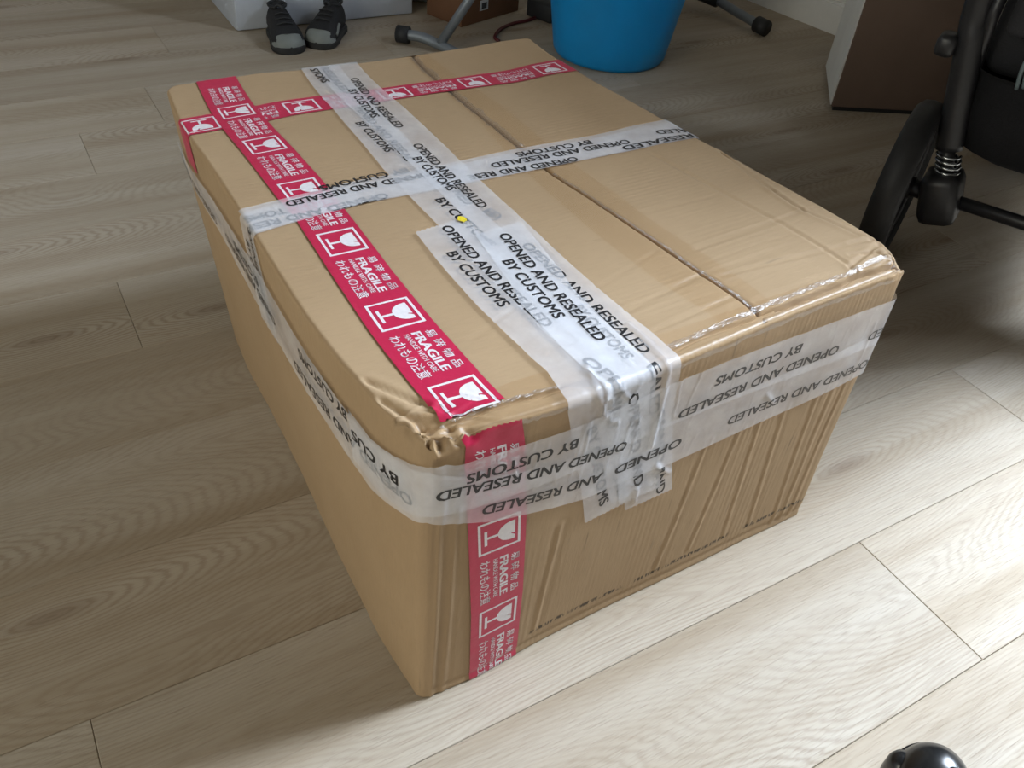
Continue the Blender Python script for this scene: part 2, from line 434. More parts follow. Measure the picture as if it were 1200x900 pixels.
# ------------------------------------------------------------------ the taped carton
RT = 0.0048
def carton(P, h=0.0, kind='tape', crush=True):
    """sharp canonical box surface point(s) -> world, rounded, dented, lifted by h"""
    P = np.asarray(P, float); x, y, z = P.T
    RV = np.where(x < W / 2, np.where(y < L / 2, 0.011, 0.018), np.where(y < L / 2, 0.006, 0.010))     # corner radii
    ix, iy = np.clip(x, RV, W - RV), np.clip(y, RV, L - RV)
    dx, dy = x - ix, y - iy
    mx = np.maximum(abs(dx), abs(dy)); ln = np.hypot(dx, dy); safe = np.where(ln > 0, ln, 1)
    k = np.where(ln > 0, mx / safe, 1)
    n = np.stack([dx / safe, dy / safe], 1)
    plan = np.stack([ix + dx * k, iy + dy * k], 1)
    u = np.clip(RT - (RV - mx), 0, RT)
    w = np.clip(RT - (H - z), 0, RT); wb = np.clip(RT * 0.6 - z, 0, RT * 0.6)
    l = np.hypot(u, w); M = np.maximum(u, w); kk = np.where(l > 0, M / np.where(l > 0, l, 1), 1)
    u2, w2 = u * kk, w * kk
    plan = plan + n * (u2 - u)[:, None]; z2 = z + (w2 - w)
    lb = np.hypot(u2, wb); Mb = np.maximum(u2, wb); kb = np.where((wb > 0) & (lb > 0), Mb / np.where(lb > 0, lb, 1), 1)
    plan = plan + n * (u2 * kb - u2)[:, None]; z2 = z2 - (wb * kb - wb)
    N = np.c_[n * u2[:, None], w2 - wb * 1.0]
    nl = np.linalg.norm(N, axis=1); N = np.where(nl[:, None] > 1e-9, N / np.where(nl, nl, 1)[:, None], np.array([0, 0, 1.0]))
    d = dent(x, y, z, N, kind)
    if kind == 'tape': d = d + film_wrinkle(P)
    Q = np.c_[plan, z2] + N * (np.asarray(h) + d)[:, None]
    Q = warp(Q)
    if crush:
        # the crumpled near corner and the split right-hand corner
        for (cx, cy, rad, amp, na, sd) in ((0.006, 0.004, 0.036, (0.0035, 0.004, -0.008), 0.0052, 3), (W - 0.004, 0.004, 0.026, (-0.001, 0.001, -0.005), 0.0020, 8)):
            f = np.exp(-(((x - cx) / rad) ** 2 + ((y - cy) / rad) ** 2 + ((z - H) / (rad * 0.62)) ** 2))
            s = np.stack([x * 90 + y * 60, x * 40 - y * 150, z * 90], 1)
            rid = 1 - 2 * np.abs(vnoise(s, sd))
            nz = np.stack([vnoise(P * 90, sd + 1), vnoise(P * 90, sd + 2), rid], 1)
            Q = Q + f[:, None] * (np.array(amp) + na * nz)
    return Q
def film_wrinkle(P):
    """loose film: shallow swells, sharper pleats where the white tapes turn over the front edge"""
    x, y, z = P.T
    w = 0.00022 * np.abs(vnoise(P * 42, 71))
    r = np.abs(vnoise(P * np.array([75, 40, 30]), 73))
    near = np.exp(-((y / 0.03) ** 2)) * np.exp(-(((x - 0.175) / 0.075) ** 2)) * np.exp(-(((z - H) / 0.07) ** 2))
    w = w + (0.0002 + 0.0011 * near) * np.exp(-(r / 0.07) ** 2)
    d1, t1 = seg_dist(x, z - y, (0.2065, 0.385), (0.2165, 0.262)); d2, t2 = seg_dist(x, z - y, (0.136, 0.362), (0.150, 0.330)); d3, t3 = seg_dist(x, z - y, (0.150, 0.372), (0.144, 0.335))
    d4, t4 = seg_dist(x, z, (0.232, 0.228), (0.253, 0.207)); d5, t5 = seg_dist(x, z, (0.215, 0.205), (0.2165, 0.185)); d6, t6 = seg_dist(x, z, (0.36, 0.262), (0.375, 0.245))
    for d, t, a in ((d1, t1, 0.0022), (d2, t2, 0.0016), (d3, t3, 0.0014), (d4, t4, 0.0020), (d5, t5, 0.0022), (d6, t6, 0.0016)):
        w = w + a * np.exp(-(d / 0.0022) ** 2) * (y < 0.06)
    return w
def seg_dist(x, y, a, b):
    ax, ay = a; bx, by = b; vx, vy = bx - ax, by - ay
    t = np.clip(((x - ax) * vx + (y - ay) * vy) / (vx * vx + vy * vy), 0, 1)
    return np.hypot(x - ax - t * vx, y - ay - t * vy), t
TOP_CREASE = [((0.4398, 0.30), (0.456, 0.02), 0.0011, 0.0022), ((0.345, 0.1236), (0.50, 0.1275), 0.0012, 0.0022), ((0.333, 0.0771), (0.513, 0.0551), 0.0012, 0.0022),
              ((0.345, 0.20), (0.44, 0.195), 0.0007, 0.002), ((0.515, 0.27), (0.497, 0.177), 0.0026, 0.0024), ((0.497, 0.177), (0.4915, 0.131), 0.003, 0.0024), ((0.4915, 0.131), (0.507, 0.065), 0.0024, 0.0024),
              ((0.04, 0.232), (0.033, 0.258), 0.0005, 0.0018), ((0.0, 0.255), (0.03, 0.245), 0.0006, 0.002),
              ((0.006, 0.085), (0.026, 0.040), 0.0022, 0.0026), ((0.004, 0.06), (0.012, 0.018), 0.0024, 0.003), ((0.095, 0.098), (0.145, 0.118), 0.0006, 0.002),
              ((0.455, 0.030), (0.516, 0.046), 0.0018, 0.0022), ((0.470, 0.045), (0.522, 0.026), 0.0018, 0.0020), ((0.485, 0.060), (0.522, 0.052), 0.0016, 0.0020), ((0.500, 0.034), (0.520, 0.012), 0.0022, 0.0022),
              ((0.225, 0.075), (0.32, 0.088), 0.0009, 0.0022), ((0.225, 0.115), (0.31, 0.138), 0.0006, 0.002), ((0.23, 0.042), (0.32, 0.046), 0.0008, 0.0022)]
FRONT_CREASE = [((0.345, 0.225), (0.330, 0.04)), ((0.372, 0.224), (0.385, 0.03)), ((0.405, 0.23), (0.425, 0.03)), ((0.452, 0.225), (0.470, 0.01)), ((0.478, 0.226), (0.484, 0.01)), ((0.497, 0.30), (0.499, 0.01)),
                ((0.0125, 0.30), (0.012, 0.0)), ((0.026, 0.28), (0.024, 0.0)), ((0.133, 0.20), (0.128, 0.03)), ((0.30, 0.23), (0.285, 0.03))]
def dent(x, y, z, N, kind):
    o = np.zeros_like(x)
    Z0 = np.zeros_like(x)
    # ---- top
    t = 0.0009 * vnoise(np.stack([x * 9, y * 9, Z0], 1), 1) + 0.0002 * vnoise(np.stack([x * 14, y * 85, Z0], 1), 2)
    zone = np.clip((x - 0.2) / 0.05, 0, 1) * np.clip((0.15 - y) / 0.06, 0, 1)
    t = t + zone * 0.0003 * vnoise(np.stack([x * 10, y * 130, Z0], 1), 5)
    for a, b, dep, wd in TOP_CREASE:
        dd, q = seg_dist(x, y, a, b)
        t = t - dep * np.exp(-(dd / wd) ** 2) + 0.35 * dep * np.exp(-((dd - 2.2 * wd) / (1.4 * wd)) ** 2)
    # right margin beyond its fold sits lower
    edge = np.interp(y, [0.0, 0.065, 0.131, 0.177, 0.27, 0.3], [0.512, 0.507, 0.4915, 0.497, 0.517, 0.53])
    t = t - 0.0022 * np.clip((x - edge) / 0.004, 0, 1)
    if kind == 'body':
        st = 0.0165 + 0.0015 * np.sin(x * 31) + 0.0015 * vnoise(np.stack([x * 60, Z0, Z0], 1), 6)
        st = st + 0.005 * np.exp(-((x - 0.09) / 0.06) ** 2)
        t = t - (0.0026 + 0.0016 * np.clip((x - 0.3) / 0.1, 0, 1)) * np.clip((st - y) / 0.0012, 0, 1) - (0.0024 + 0.0030 * np.clip((x - 0.32) / 0.05, 0, 1)) * np.exp(-((y - st + 0.0022) / 0.0018) ** 2)
        t = t + 0.0011 * np.exp(-((y - 0.005) / 0.003) ** 2)
    # ---- front
    f = 0.0011 * vnoise(np.stack([x * 11, z * 8, Z0], 1), 11) + 0.00010 * vnoise(np.stack([x * 75, z * 7, Z0], 1), 12)
    f = f + np.clip((x - 0.08) / 0.05, 0, 1) * 0.00005 * vnoise(np.stack([x * 150, z * 9, Z0], 1), 13)
    low = 1.0 if kind == 'body' else 0.35
    for a, b in FRONT_CREASE:
        dd, q = seg_dist(x, z, a, b)
        f = f + low * (0.0010 * np.exp(-(dd / 0.0018) ** 2) - 0.0005 * np.exp(-((dd - 0.005) / 0.003) ** 2))
    f = f - 0.0012 * np.exp(-((z - 0.012) / 0.005) ** 2)
    # a shallow hollow where the carton sags above the floor
    # ---- left
    s = 0.0010 * vnoise(np.stack([y * 9, z * 8, Z0], 1), 21) + 0.00035 * vnoise(np.stack([y * 90, z * 8, Z0], 1), 22)
    o = t * np.clip(N[:, 2], 0, 1) ** 2 + f * np.clip(-N[:, 1], 0, 1) ** 2 + s * N[:, 0] ** 2
    return o

def steps(a, b, mid, ends=0.0011, zone=0.012):
    """coordinates from a to b, finer near both ends"""
    n1 = int(zone / ends)
    lo = a + np.linspace(0, zone, n1 + 1); hi = b - np.linspace(zone, 0, n1 + 1)
    m = np.linspace(a + zone, b - zone, max(2, int((b - a - 2 * zone) / mid) + 1))
    return np.r_[lo, m[1:-1], hi]

def box_mat():
    m, nt, b, g, c, U, V = cardboard_mat('kraft_cardboard', (0.405, 0.280, 0.160), (0.365, 0.248, 0.138))
    return m
def front_marks_mat():
    # the sleeve also carries rubbed dark dashes low on its front
    m, nt, b, g, c, U, V = cardboard_mat('kraft_cardboard_sleeve', (0.405, 0.280, 0.160), (0.365, 0.248, 0.138))
    uv = g.n('ShaderNodeUVMap').outputs[0]
    zc = g.math('ADD', 0.030, g.math('MULTIPLY', g.math('SUBTRACT', g.noise(g.vmul(uv, (9, 0, 0)), 1.0, 2.0), 0.5), 0.012))
    dz = g.math('ABSOLUTE', g.math('SUBTRACT', V, zc))
    band = g.maprange(dz, 0.0042, 0.0018)
    dash = g.maprange(g.noise(g.vmul(uv, (260, 70, 1)), 1.0, 1.0), 0.44, 0.54)
    gate = g.maprange(g.noise(g.vmul(uv, (26, 0, 0)), 1.0, 2.0), 0.38, 0.48)
    rng = g.math('MULTIPLY', g.math('GREATER_THAN', U, 0.12), g.math('LESS_THAN', U, 0.52))
    k = g.math('MULTIPLY', g.math('MULTIPLY', band, dash), g.math('MULTIPLY', gate, rng))
    # and a broader dirty patch of upright rub marks
    rub = g.math('MULTIPLY', g.maprange(g.noise(g.vmul(uv, (170, 16, 1)), 1.0, 2.0), 0.62, 0.72), g.maprange(g.noise(g.vmul(uv, (12, 9, 1)), 1.0, 2.0), 0.48, 0.6))
    k2 = g.math('MULTIPLY', g.math('MULTIPLY', rub, rng), 0.5)
    c = g.mix(g.math('MULTIPLY', k, 0.85), c, (0.035, 0.028, 0.024))
    c = g.mix(k2, c, (0.12, 0.085, 0.055))
    g.link(c, b.inputs['Base Color'])
    return m
M_card = box_mat(); M_sleeve = front_marks_mat()
M_red = tape_mat('red_fragile_tape', (0.50, 0.018, 0.066), 1.0, 0.36, 0.0005)
M_redprint = plain('white_tape_print', (0.74, 0.70, 0.71), 0.45, noise=0.05, scale=300)
M_white = tape_mat('milky_white_tape', (0.92, 0.93, 0.97), 0.35, 0.30, 0.0006)
M_wet = tape_mat('milky_white_tape_pressed_flat', (0.92, 0.93, 0.97), 0.36, 0.28, 0.0006)
M_black = plain('black_tape_print', (0.012, 0.012, 0.014), 0.45, noise=0.2, scale=300)
M_clear = film_mat('clear_packing_tape', (0.983, 0.955, 0.91), 0.035, 0.40, 0.0008)
M_crinkle = film_mat('crinkled_clear_tape', (0.97, 0.96, 0.95), 0.20, 0.34, 0.0045)
M_yellow = plain('yellow_speck', (0.75, 0.60, 0.03), 0.5)

carton_root = empty('cardboard_box', 'large worn cardboard box bound with red fragile tape and white customs tape', 'box')

# the four upright walls are one folded sleeve
sx, sy, sz = steps(0, W, 0.0026), steps(0, L, 0.003), steps(0, H, 0.0026)
per = [(x, 0.0, x) for x in sx] + [(W, y, W + y) for y in sy[1:]] + [(x, L, 0.1 + W + L + (W - x)) for x in sx[::-1][1:]] + [(0.0, y, 2.0 + y) for y in sy[::-1][1:]]
per = np.array(per)
nu, nv = len(per), len(sz)
P = np.zeros((nu, nv, 3)); P[:, :, 0] = per[:, None, 0]; P[:, :, 1] = per[:, None, 1]; P[:, :, 2] = sz[None, :]
UV = np.zeros((nu, nv, 2)); UV[:, :, 0] = per[:, None, 2]; UV[:, :, 1] = sz[None, :]
me = grid_mesh(carton(P.reshape(-1, 3), 0.0, 'body'), nu, nv, UV.reshape(-1, 2))
link_mesh('carton_sleeve', me, M_sleeve, carton_root)

# the two long top flaps meet along a gaping seam
def seam_x(y): return np.interp(y, [0, 0.02, 0.09, 0.165, 0.31, 0.48, 0.67], [0.3262, 0.326, 0.3225, 0.321, 0.3145, 0.3225, 0.328])
def flap(side):
    ys = np.r_[np.linspace(0, 0.03, 31), steps(0.03, L, 0.003)[1:]]
    n = 110 if side == 'l' else 95
    q = np.linspace(0, 1, n); q = np.unique(np.r_[q, 1 - np.geomspace(0.0005, 0.03, 10), np.linspace(0, 0.03, 9)])
    G = np.zeros((len(q), len(ys), 3)); sxm = seam_x(ys); gap = 0.0007
    for j, y in enumerate(ys):
        G[:, j, 0] = q * (sxm[j] - gap) if side == 'l' else W - q * (W - sxm[j] - gap)
    G[:, :, 1] = ys[None, :]; G[:, :, 2] = H
    P = G.reshape(-1, 3)
    d = np.abs(P[:, 0] - np.repeat(sxm[None, :], len(q), 0).ravel()) - gap
    h = -0.0038 * np.exp(-d / 0.0012) - 0.0009 * np.exp(-d / 0.012)
    uv = np.stack([P[:, 1] + 3.0, P[:, 0]], 1)
    me = grid_mesh(carton(P, h, 'body'), len(q), len(ys), uv)
    if side == 'l':
        me.flip_normals()
    return me
fl = link_mesh('top_flap', flap('l'), M_card, carton_root)
fr = link_mesh('top_flap', flap('r'), M_card, carton_root)
fr['label'] = 'creased top flap with a dented outer edge'
# dark inside under the seam
ys = np.linspace(0.002, L - 0.002, 60)
P = np.array([(seam_x(y) + s * 0.02, y, H) for s in (-1, 1) for y in ys])
link_mesh('inner_flap', grid_mesh(carton(P, np.full(len(P), -0.0046), 'flat'), 2, len(ys), np.stack([P[:, 1], P[:, 0]], 1)), M_card, carton_root)

# ---- charts: unfolded neighbouring faces of the carton
def chart(name, q):
    q = np.asarray(q, float); a, b = q[:, 0], q[:, 1]
    if name == 'topfront':        # a across, b back from the front edge; b<0 runs down the front
        return np.stack([a, np.maximum(b, 0), H + np.minimum(b, 0)], 1)
    if name == 'lefttop':         # a across the top from the left edge; a<0 runs down the left wall
        return np.stack([np.clip(a, 0, W), b, H + np.minimum(a, 0) - np.maximum(a - W, 0)], 1)
    if name == 'band':            # a along the front; a<0 goes round onto the left wall, a>W onto the right wall
        return np.stack([np.clip(a, 0, W), np.maximum(-a, 0) + np.maximum(a - W, 0), b], 1)
def strip_pts(ch, left, right, h, wrinkle=0.00025, seed=0, ds=0.0016, across=22, ragged=None):
    """left/right: matching edge polylines in chart coordinates"""
    def res(pts, n):
        p = np.array(pts, float); d = np.r_[0, np.cumsum(np.linalg.norm(np.diff(p, axis=0), axis=1))]
        t = np.linspace(0, d[-1], n); r = np.stack([np.interp(t, d, p[:, k]) for k in (0, 1)], 1)
        return r
    ln = np.linalg.norm(np.diff(np.array(left), axis=0), axis=1).sum()
    n = int(ln / ds) + 2
    A, B = res(left, n), res(right, n)
    q = np.linspace(0, 1, across)
    C = A[:, None, :] * (1 - q[None, :, None]) + B[:, None, :] * q[None, :, None]
    if ragged is not None:        # torn or pinked cut ends
        for end in (0, -1):
            d = (A[1] - A[0]) if end == 0 else (A[-1] - A[-2])
            d = d / np.linalg.norm(d)
            j = ragged * (np.abs(((np.arange(across) * 0.5) % 1) - 0.5) * 2)
            C[end] += d[None, :] * j[:, None] * (1 if end == 0 else -1)
    flat = C.reshape(-1, 2)
    P = chart(ch, flat)
    return P, np.full(len(P), h), n, across, C
def strip(name, ch, left, right, h, mat, label=None, **kw):
    P, hh, n, m, C = strip_pts(ch, left, right, h, **kw)
    uv = np.stack(np.meshgrid(np.arange(n) * 0.0016, np.linspace(0, 0.05, m), indexing='ij'), -1).reshape(-1, 2)
    Q = carton(P, hh); me = grid_mesh(Q, n, m, uv)
    mid = (n // 2) * m + m // 2                       # make the film face outwards
    out = carton(P[mid:mid + 1], hh[mid:mid + 1] + 0.002)[0] - Q[mid]
    if np.dot(np.cross(Q[mid + m] - Q[mid], Q[mid + 1] - Q[mid]), out) < 0: me.flip_normals()
    o = link_mesh(name, me, mat, carton_root)
    if label: o['label'] = label
    return o

# ---- flat print: glyph outlines as thin meshes laid on the tape
_glyph = {}
def text_tris(s, bold=0.0):
    k = (s, bold)
    if k not in _glyph:
        cu = bpy.data.curves.new('lettering', 'FONT'); cu.body = s; cu.size = 1.0; cu.resolution_u = 3
        o = bpy.data.objects.new('lettering', cu); COL.objects.link(o)
        me = bpy.data.meshes.new_from_object(o.evaluated_get(bpy.context.evaluated_depsgraph_get()))
        bm = bmesh.new(); bm.from_mesh(me); bmesh.ops.triangulate(bm, faces=bm.faces)
        V = np.array([v.co[:2] for v in bm.verts]); T = np.array([[v.index for v in f.verts] for f in bm.faces])
        bm.free(); bpy.data.objects.remove(o); bpy.data.curves.remove(cu); bpy.data.meshes.remove(me)
        n = len(V)                     # bolder strokes: the outline laid down again, nudged each way
        V = np.concatenate([V + np.array(q) * bold for q in ((-1, -0.5), (1, -0.5), (-1, 0.5), (1, 0.5))]); T = np.concatenate([T + n * k for k in range(4)])
        lo, hi = V.min(0), V.max(0)
        _glyph[k] = ((V - lo) / (hi - lo), T)
    return _glyph[k]
class Print:
    """collects print on one tape, then becomes one lettering mesh"""
    def __init__(s): s.P, s.h, s.T, s.G, s.g, s.names = [], [], [], [], 0, {}
    def piece(s, name): s.g += 1; s.names[s.g] = name
    def add(s, ch, pts, tris, h):
        # long triangles are split so the print follows the folds
        pts = np.asarray(pts, float); tris = np.asarray(tris)
        for _ in range(5):
            e = pts[tris]; L3 = np.stack([np.linalg.norm(e[:, k] - e[:, (k + 1) % 3], axis=1) for k in range(3)], 1)
            big = L3.max(1) > 0.0028
            if not big.any(): break
            keep = tris[~big]; t = tris[big]; kx = L3[big].argmax(1); r = np.arange(len(t))
            a, b, c = t[r, kx], t[r, (kx + 1) % 3], t[r, (kx + 2) % 3]
            mid = (pts[a] + pts[b]) / 2; mi = len(pts) + np.arange(len(t)); pts = np.r_[pts, mid]
            tris = np.r_[keep, np.stack([a, mi, c], 1), np.stack([mi, b, c], 1)]
        s.P.append(chart(ch, pts)); s.h.append(np.full(len(pts), h)); s.T.append(tris); s.G.append(s.g)
    def text(s, ch, txt, p0, p1, cap, h, bold=0.02, up=None):
        s.piece('printed_line')
        V, T = text_tris(txt, bold)
        p0, p1 = np.array(p0), np.array(p1); d = p1 - p0; u = np.array([-d[1], d[0]]) / np.linalg.norm(d)
        if up is not None: u = np.array(up)
        s.add(ch, p0 + V[:, :1] * d + V[:, 1:] * u * cap, T, h)
    def poly(s, ch, loop, h, tris):
        s.add(ch, loop, tris, h)
    def build(s, mat, parent, name='lettering'):
        o = None
        for k in sorted(set(s.G)):
            sel = [i for i, g_ in enumerate(s.G) if g_ == k]
            P, h, T, n = [], [], [], 0
            for i in sel:
                P.append(s.P[i]); h.append(s.h[i]); T.append(s.T[i] + n); n += len(s.P[i])
            Q = carton(np.concatenate(P), np.concatenate(h))
            o = link_mesh(s.names.get(k, name), array_mesh(Q, np.concatenate(T)), mat, parent, True)
        return o

LIFT = 0.00036
# clear tape along the seam, and wrapped over the front edge
strip('clear_tape', 'topfront', [(0.318, 0.668), (0.3137, 0.47), (0.2975, 0.38), (0.285, 0.28), (0.280, 0.188), (0.279, 0.098), (0.287, 0.012)],
      [(0.350, 0.668), (0.360, 0.478), (0.348, 0.36), (0.346, 0.29), (0.342, 0.182), (0.346, 0.108), (0.347, 0.012)], 0.00012, M_clear, 'glossy clear brown-tinted tape along the top seam', seed=31)
strip('clear_tape', 'topfront', [(0.006, 0.030), (0.10, 0.040), (0.20, 0.037), (0.33, 0.030), (0.45, 0.024), (0.514, 0.026)],
      [(0.006, -0.020), (0.10, -0.024), (0.2, -0.026), (0.33, -0.024), (0.45, -0.026), (0.514, -0.024)], 0.00018, M_clear, 'wrinkled clear tape over the front top edge', seed=37, wrinkle=0.0007, across=40)

# crinkled film pulled into the seam and along the split at the front
def ribbon(name, ch, pts, w, h, label, seed, axis):
    p = np.array(pts); n = 160; t = np.linspace(0, 1, n); d = np.r_[0, np.cumsum(np.linalg.norm(np.diff(p, axis=0), axis=1))]; d /= d[-1]
    c = np.stack([np.interp(t, d, p[:, 0]), np.interp(t, d, p[:, 1])], 1)
    ww = w * (0.75 + 0.5 * np.abs(vnoise(np.stack([t * 30, t * 0, t * 0 + seed], 1), seed)))
    k = np.array([1.0, 0.0]) if axis == 0 else np.array([0.0, 1.0])
    jit = 0.0012 * vnoise(np.stack([t * 22, t * 0, t * 0 + seed], 1), seed + 1)
    L_, R_ = c - k * (ww / 2 - jit)[:, None], c + k * (ww / 2 + jit)[:, None]
    strip(name, ch, L_, R_, h, M_crinkle, label, across=8)
ribbon('crinkled_tape', 'topfront', [(seam_x(y), y) for y in np.linspace(0.66, 0.375, 30)], 0.013, 0.0003, 'silvery crinkled tape in the top seam', 61, 0)
ribbon('crinkled_tape', 'topfront', [(seam_x(y), y) for y in np.linspace(0.31, 0.022, 30)], 0.0035, 0.0002, 'thin silvery tape in the top seam', 62, 0)
ribbon('crinkled_tape', 'topfront', [(0.225, 0.0190), (0.27, 0.0195), (0.326, 0.0205), (0.40, 0.0215), (0.46, 0.0225), (0.508, 0.027)], 0.0065, 0.0003, 'silvery crinkled tape along the front split', 63, 1)
ribbon('crinkled_tape', 'topfront', [(0.030, 0.0180), (0.075, 0.0215), (0.12, 0.0205)], 0.0035, 0.0003, 'silvery crinkled tape along the front split', 64, 1)
ribbon('crinkled_tape', 'topfront', [(0.040, -0.0040), (0.075, -0.0060), (0.12, -0.0050)], 0.0045, 0.0003, 'silvery crinkled tape at the front edge', 65, 1)
ribbon('crinkled_tape', 'topfront', [(0.226, -0.0080), (0.30, -0.0075), (0.40, -0.0085), (0.505, -0.0090)], 0.0050, 0.0003, 'silvery crinkled tape at the front edge', 66, 1)

# ---- red fragile tape, with its printed glass and warning lines
def icon_and_text(pr, ch, place, h, icon=True, block=True):
    """place(a, b): a along the reading direction in periods from the icon's centre, b across 0..1"""
    def tri_fan(loop):
        n = len(loop); return np.array([[0, k, k + 1] for k in range(1, n - 1)])
    def quad(a0, a1, b0, b1): pr.add(ch, place(np.array([a0, a1, a1, a0]), np.array([b0, b0, b1, b1])), np.array([[0, 1, 2], [0, 2, 3]]), h)
    if icon:
        pr.piece('printed_glass')
        fa, b0, b1, t, tb = 0.165, 0.16, 0.90, 0.020, 0.045
        quad(-fa, fa, b0, b0 + tb); quad(-fa, fa, b1 - tb, b1); quad(-fa, -fa + t, b0, b1); quad(fa - t, fa, b0, b1)
        quad(-0.075, 0.075, 0.265, 0.315); quad(-0.012, 0.012, 0.30, 0.53)
        # bowl: half-ellipse below a rim that a jagged crack breaks
        th = np.linspace(math.pi, 2 * math.pi, 15)
        a = 0.098 * np.cos(th); bb = 0.74 + 0.24 * np.sin(th)
        rim_a = np.array([0.098, 0.060, 0.040, 0.056, 0.036]); rim_b = np.array([0.80, 0.80, 0.745, 0.715, 0.655])
        rim2 = np.array([0.028, 0.044, 0.026, 0.040, -0.098]); rimb2 = np.array([0.655, 0.715, 0.750, 0.80, 0.80])
        la = np.r_[a, rim_a, rim2]; lb = np.r_[bb, rim_b, rimb2]
        # fan about the middle of the bowl keeps the crack open
        loop = np.r_[[[0.0, 0.56]], np.stack([la, lb], 1)]
        n = len(loop) - 1
        tr = np.array([[0, 1 + k, 1 + (k + 1) % n] for k in range(n)])
        pr.add(ch, place(loop[:, 0], loop[:, 1]), tr, h)
    if block:
        for txt, a0, a1, b, hh, bo in (('易 碎 物 品', 0.265, 0.725, 0.745, 0.155, 0.012), ('FRAGILE', 0.255, 0.725, 0.535, 0.155, 0.035), ('HANDLE WITH CARE', 0.255, 0.71, 0.415, 0.085, 0.02), ('われもの注意', 0.24, 0.745, 0.165, 0.20, 0.012)):
            pr.piece('printed_line'); V, T = text_tris(txt, bo)
            pr.add(ch, place(a0 + V[:, 0] * (a1 - a0), b + V[:, 1] * hh), T, h)

AL = [(0.0377, 0.6700), (0.0385, 0.57), (0.0399, 0.374), (0.0425, 0.324), (0.0385, 0.19), (0.0300, 0.063), (0.0245, 0.0185)]
AR = [(0.0860, 0.6700), (0.0885, 0.57), (0.0915, 0.390), (0.0900, 0.325), (0.0865, 0.19), (0.0800, 0.066), (0.0760, 0.0225)]
FL = [(0.0250, -0.001), (0.0285, -0.03), (0.0370, -0.12), (0.0469, -0.2386), (0.0530, -0.357)]
FR = [(0.0730, -0.001), (0.0790, -0.03), (0.0910, -0.12), (0.1021, -0.2360), (0.1090, -0.357)]
def edge_interp(E, d, along):
    E = np.array(E); o = np.argsort(E[:, along]); return np.interp(d, E[o, along], E[o, 1 - along])
def along_y(EL, ER, icons):
    """placement function for tape running back to front: icon centres (d) in reading order"""
    def mk(i):
        c = icons[i]; per = (icons[i] - icons[i + 1]) if i + 1 < len(icons) else (icons[i - 1] - icons[i])
        def place(a, b):
            d = c - np.asarray(a) * per
            return np.stack([edge_interp(EL, d, 1) * (1 - b) + edge_interp(ER, d, 1) * b, d], 1)
        return place
    return [mk(i) for i in range(len(icons))]
B_UP = [(-0.045, 0.574), (-0.0005, 0.5755), (0.09, 0.578), (0.166, 0.583), (0.243, 0.580), (0.332, 0.5745), (0.435, 0.574), (0.52, 0.580), (0.60, 0.580)]
B_LO = [(-0.045, 0.533), (0.0, 0.5335), (0.095, 0.536), (0.166, 0.543), (0.240, 0.5435), (0.314, 0.541), (0.410, 0.5355), (0.52, 0.538), (0.60, 0.538)]
hB, hA = 2 * LIFT, 3 * LIFT
tB = strip('fragile_tape', 'lefttop', B_LO, B_UP, hB, M_red, 'red fragile tape across the back of the top', seed=41)
pB = Print()
bi = [0.4852, 0.3653, 0.2557, 0.1384, 0.0199]
def mkB(i):
    c = bi[i]; per = bi[i] - bi[i + 1] if i + 1 < len(bi) else 0.115
    def place(a, b):
        d = c - np.asarray(a) * per
        return np.stack([d, edge_interp(B_UP, d, 0) * (1 - b) + edge_interp(B_LO, d, 0) * b], 1)
    return place
for i in range(len(bi)): icon_and_text(pB, 'lefttop', mkB(i), hB + 0.00016, True, i < 4)
pl = mkB(0); icon_and_text(pB, 'lefttop', (lambda a, b: pl(np.asarray(a) - 1.0, b)), hB + 0.00016, False, True)
pB.build(M_redprint, tB)
tA = strip('fragile_tape', 'topfront', AL, AR, hA, M_red, 'red fragile tape along the left of the top', seed=43, ragged=0.002)
pA = Print()
ai = [0.5716, 0.481, 0.3773, 0.2722, 0.153, 0.0395]
fs = along_y(AL, AR, ai)
for i, f in enumerate(fs): icon_and_text(pA, 'topfront', f, hA + 0.00016, True, i < 5)
icon_and_text(pA, 'topfront', (lambda a, b: fs[0](np.asarray(a) - 1.0, b)), hA + 0.00016, False, True)
pA.build(M_redprint, tA)
tF = strip('fragile_tape', 'topfront', FL, FR, hA, M_red, 'red fragile tape down the front', seed=47, ragged=0.0015)
pF = Print()
fi = [0.2251 - H, 0.0949 - H]
fs2 = along_y(FL, FR, fi)
for f in fs2: icon_and_text(pF, 'topfront', f, hA + 0.00016)
# the block that starts right under the top edge
icon_and_text(pF, 'topfront', (lambda a, b: fs2[0](np.asarray(a) - 1.10, b)), hA + 0.00016, False, True)
pF.build(M_redprint, tF)

# ---- white customs tape
def off(E, k, axis): return [(p[0] + (k if axis == 0 else 0), p[1] + (k if axis == 1 else 0)) for p in E]
O, B_ = 'OPENED AND RESEALED', 'BY CUSTOMS'
TAPES = {}
def customs(key, ch, left, right, layer, label, seed, wrinkle=0.00022):
    h = (4 + layer) * LIFT
    TAPES[key] = (strip('customs_tape', ch, left, right, h, M_wet if key[0] == 'E' else M_white, label, seed=seed, wrinkle=wrinkle, ragged=0.0016), h, Print(), ch)
wD = 0.040
D_UP = [(-0.125, 0.368), (-0.06, 0.3675), (0.0, 0.3605), (0.06, 0.366), (0.133, 0.3718), (0.30, 0.3732), (0.41, 0.3655), (0.52, 0.3649), (0.60, 0.365)]
D_LO = [(-0.118, 0.300), (-0.06, 0.3035), (0.0, 0.3125), (0.06, 0.323), (0.113, 0.3274), (0.23, 0.3268), (0.378, 0.318), (0.516, 0.310), (0.60, 0.310)]
def blend(A, B, k):
    A, B = np.array(A), np.array(B); return [tuple(a + (b - a) * k) for a, b in zip(A, B)]
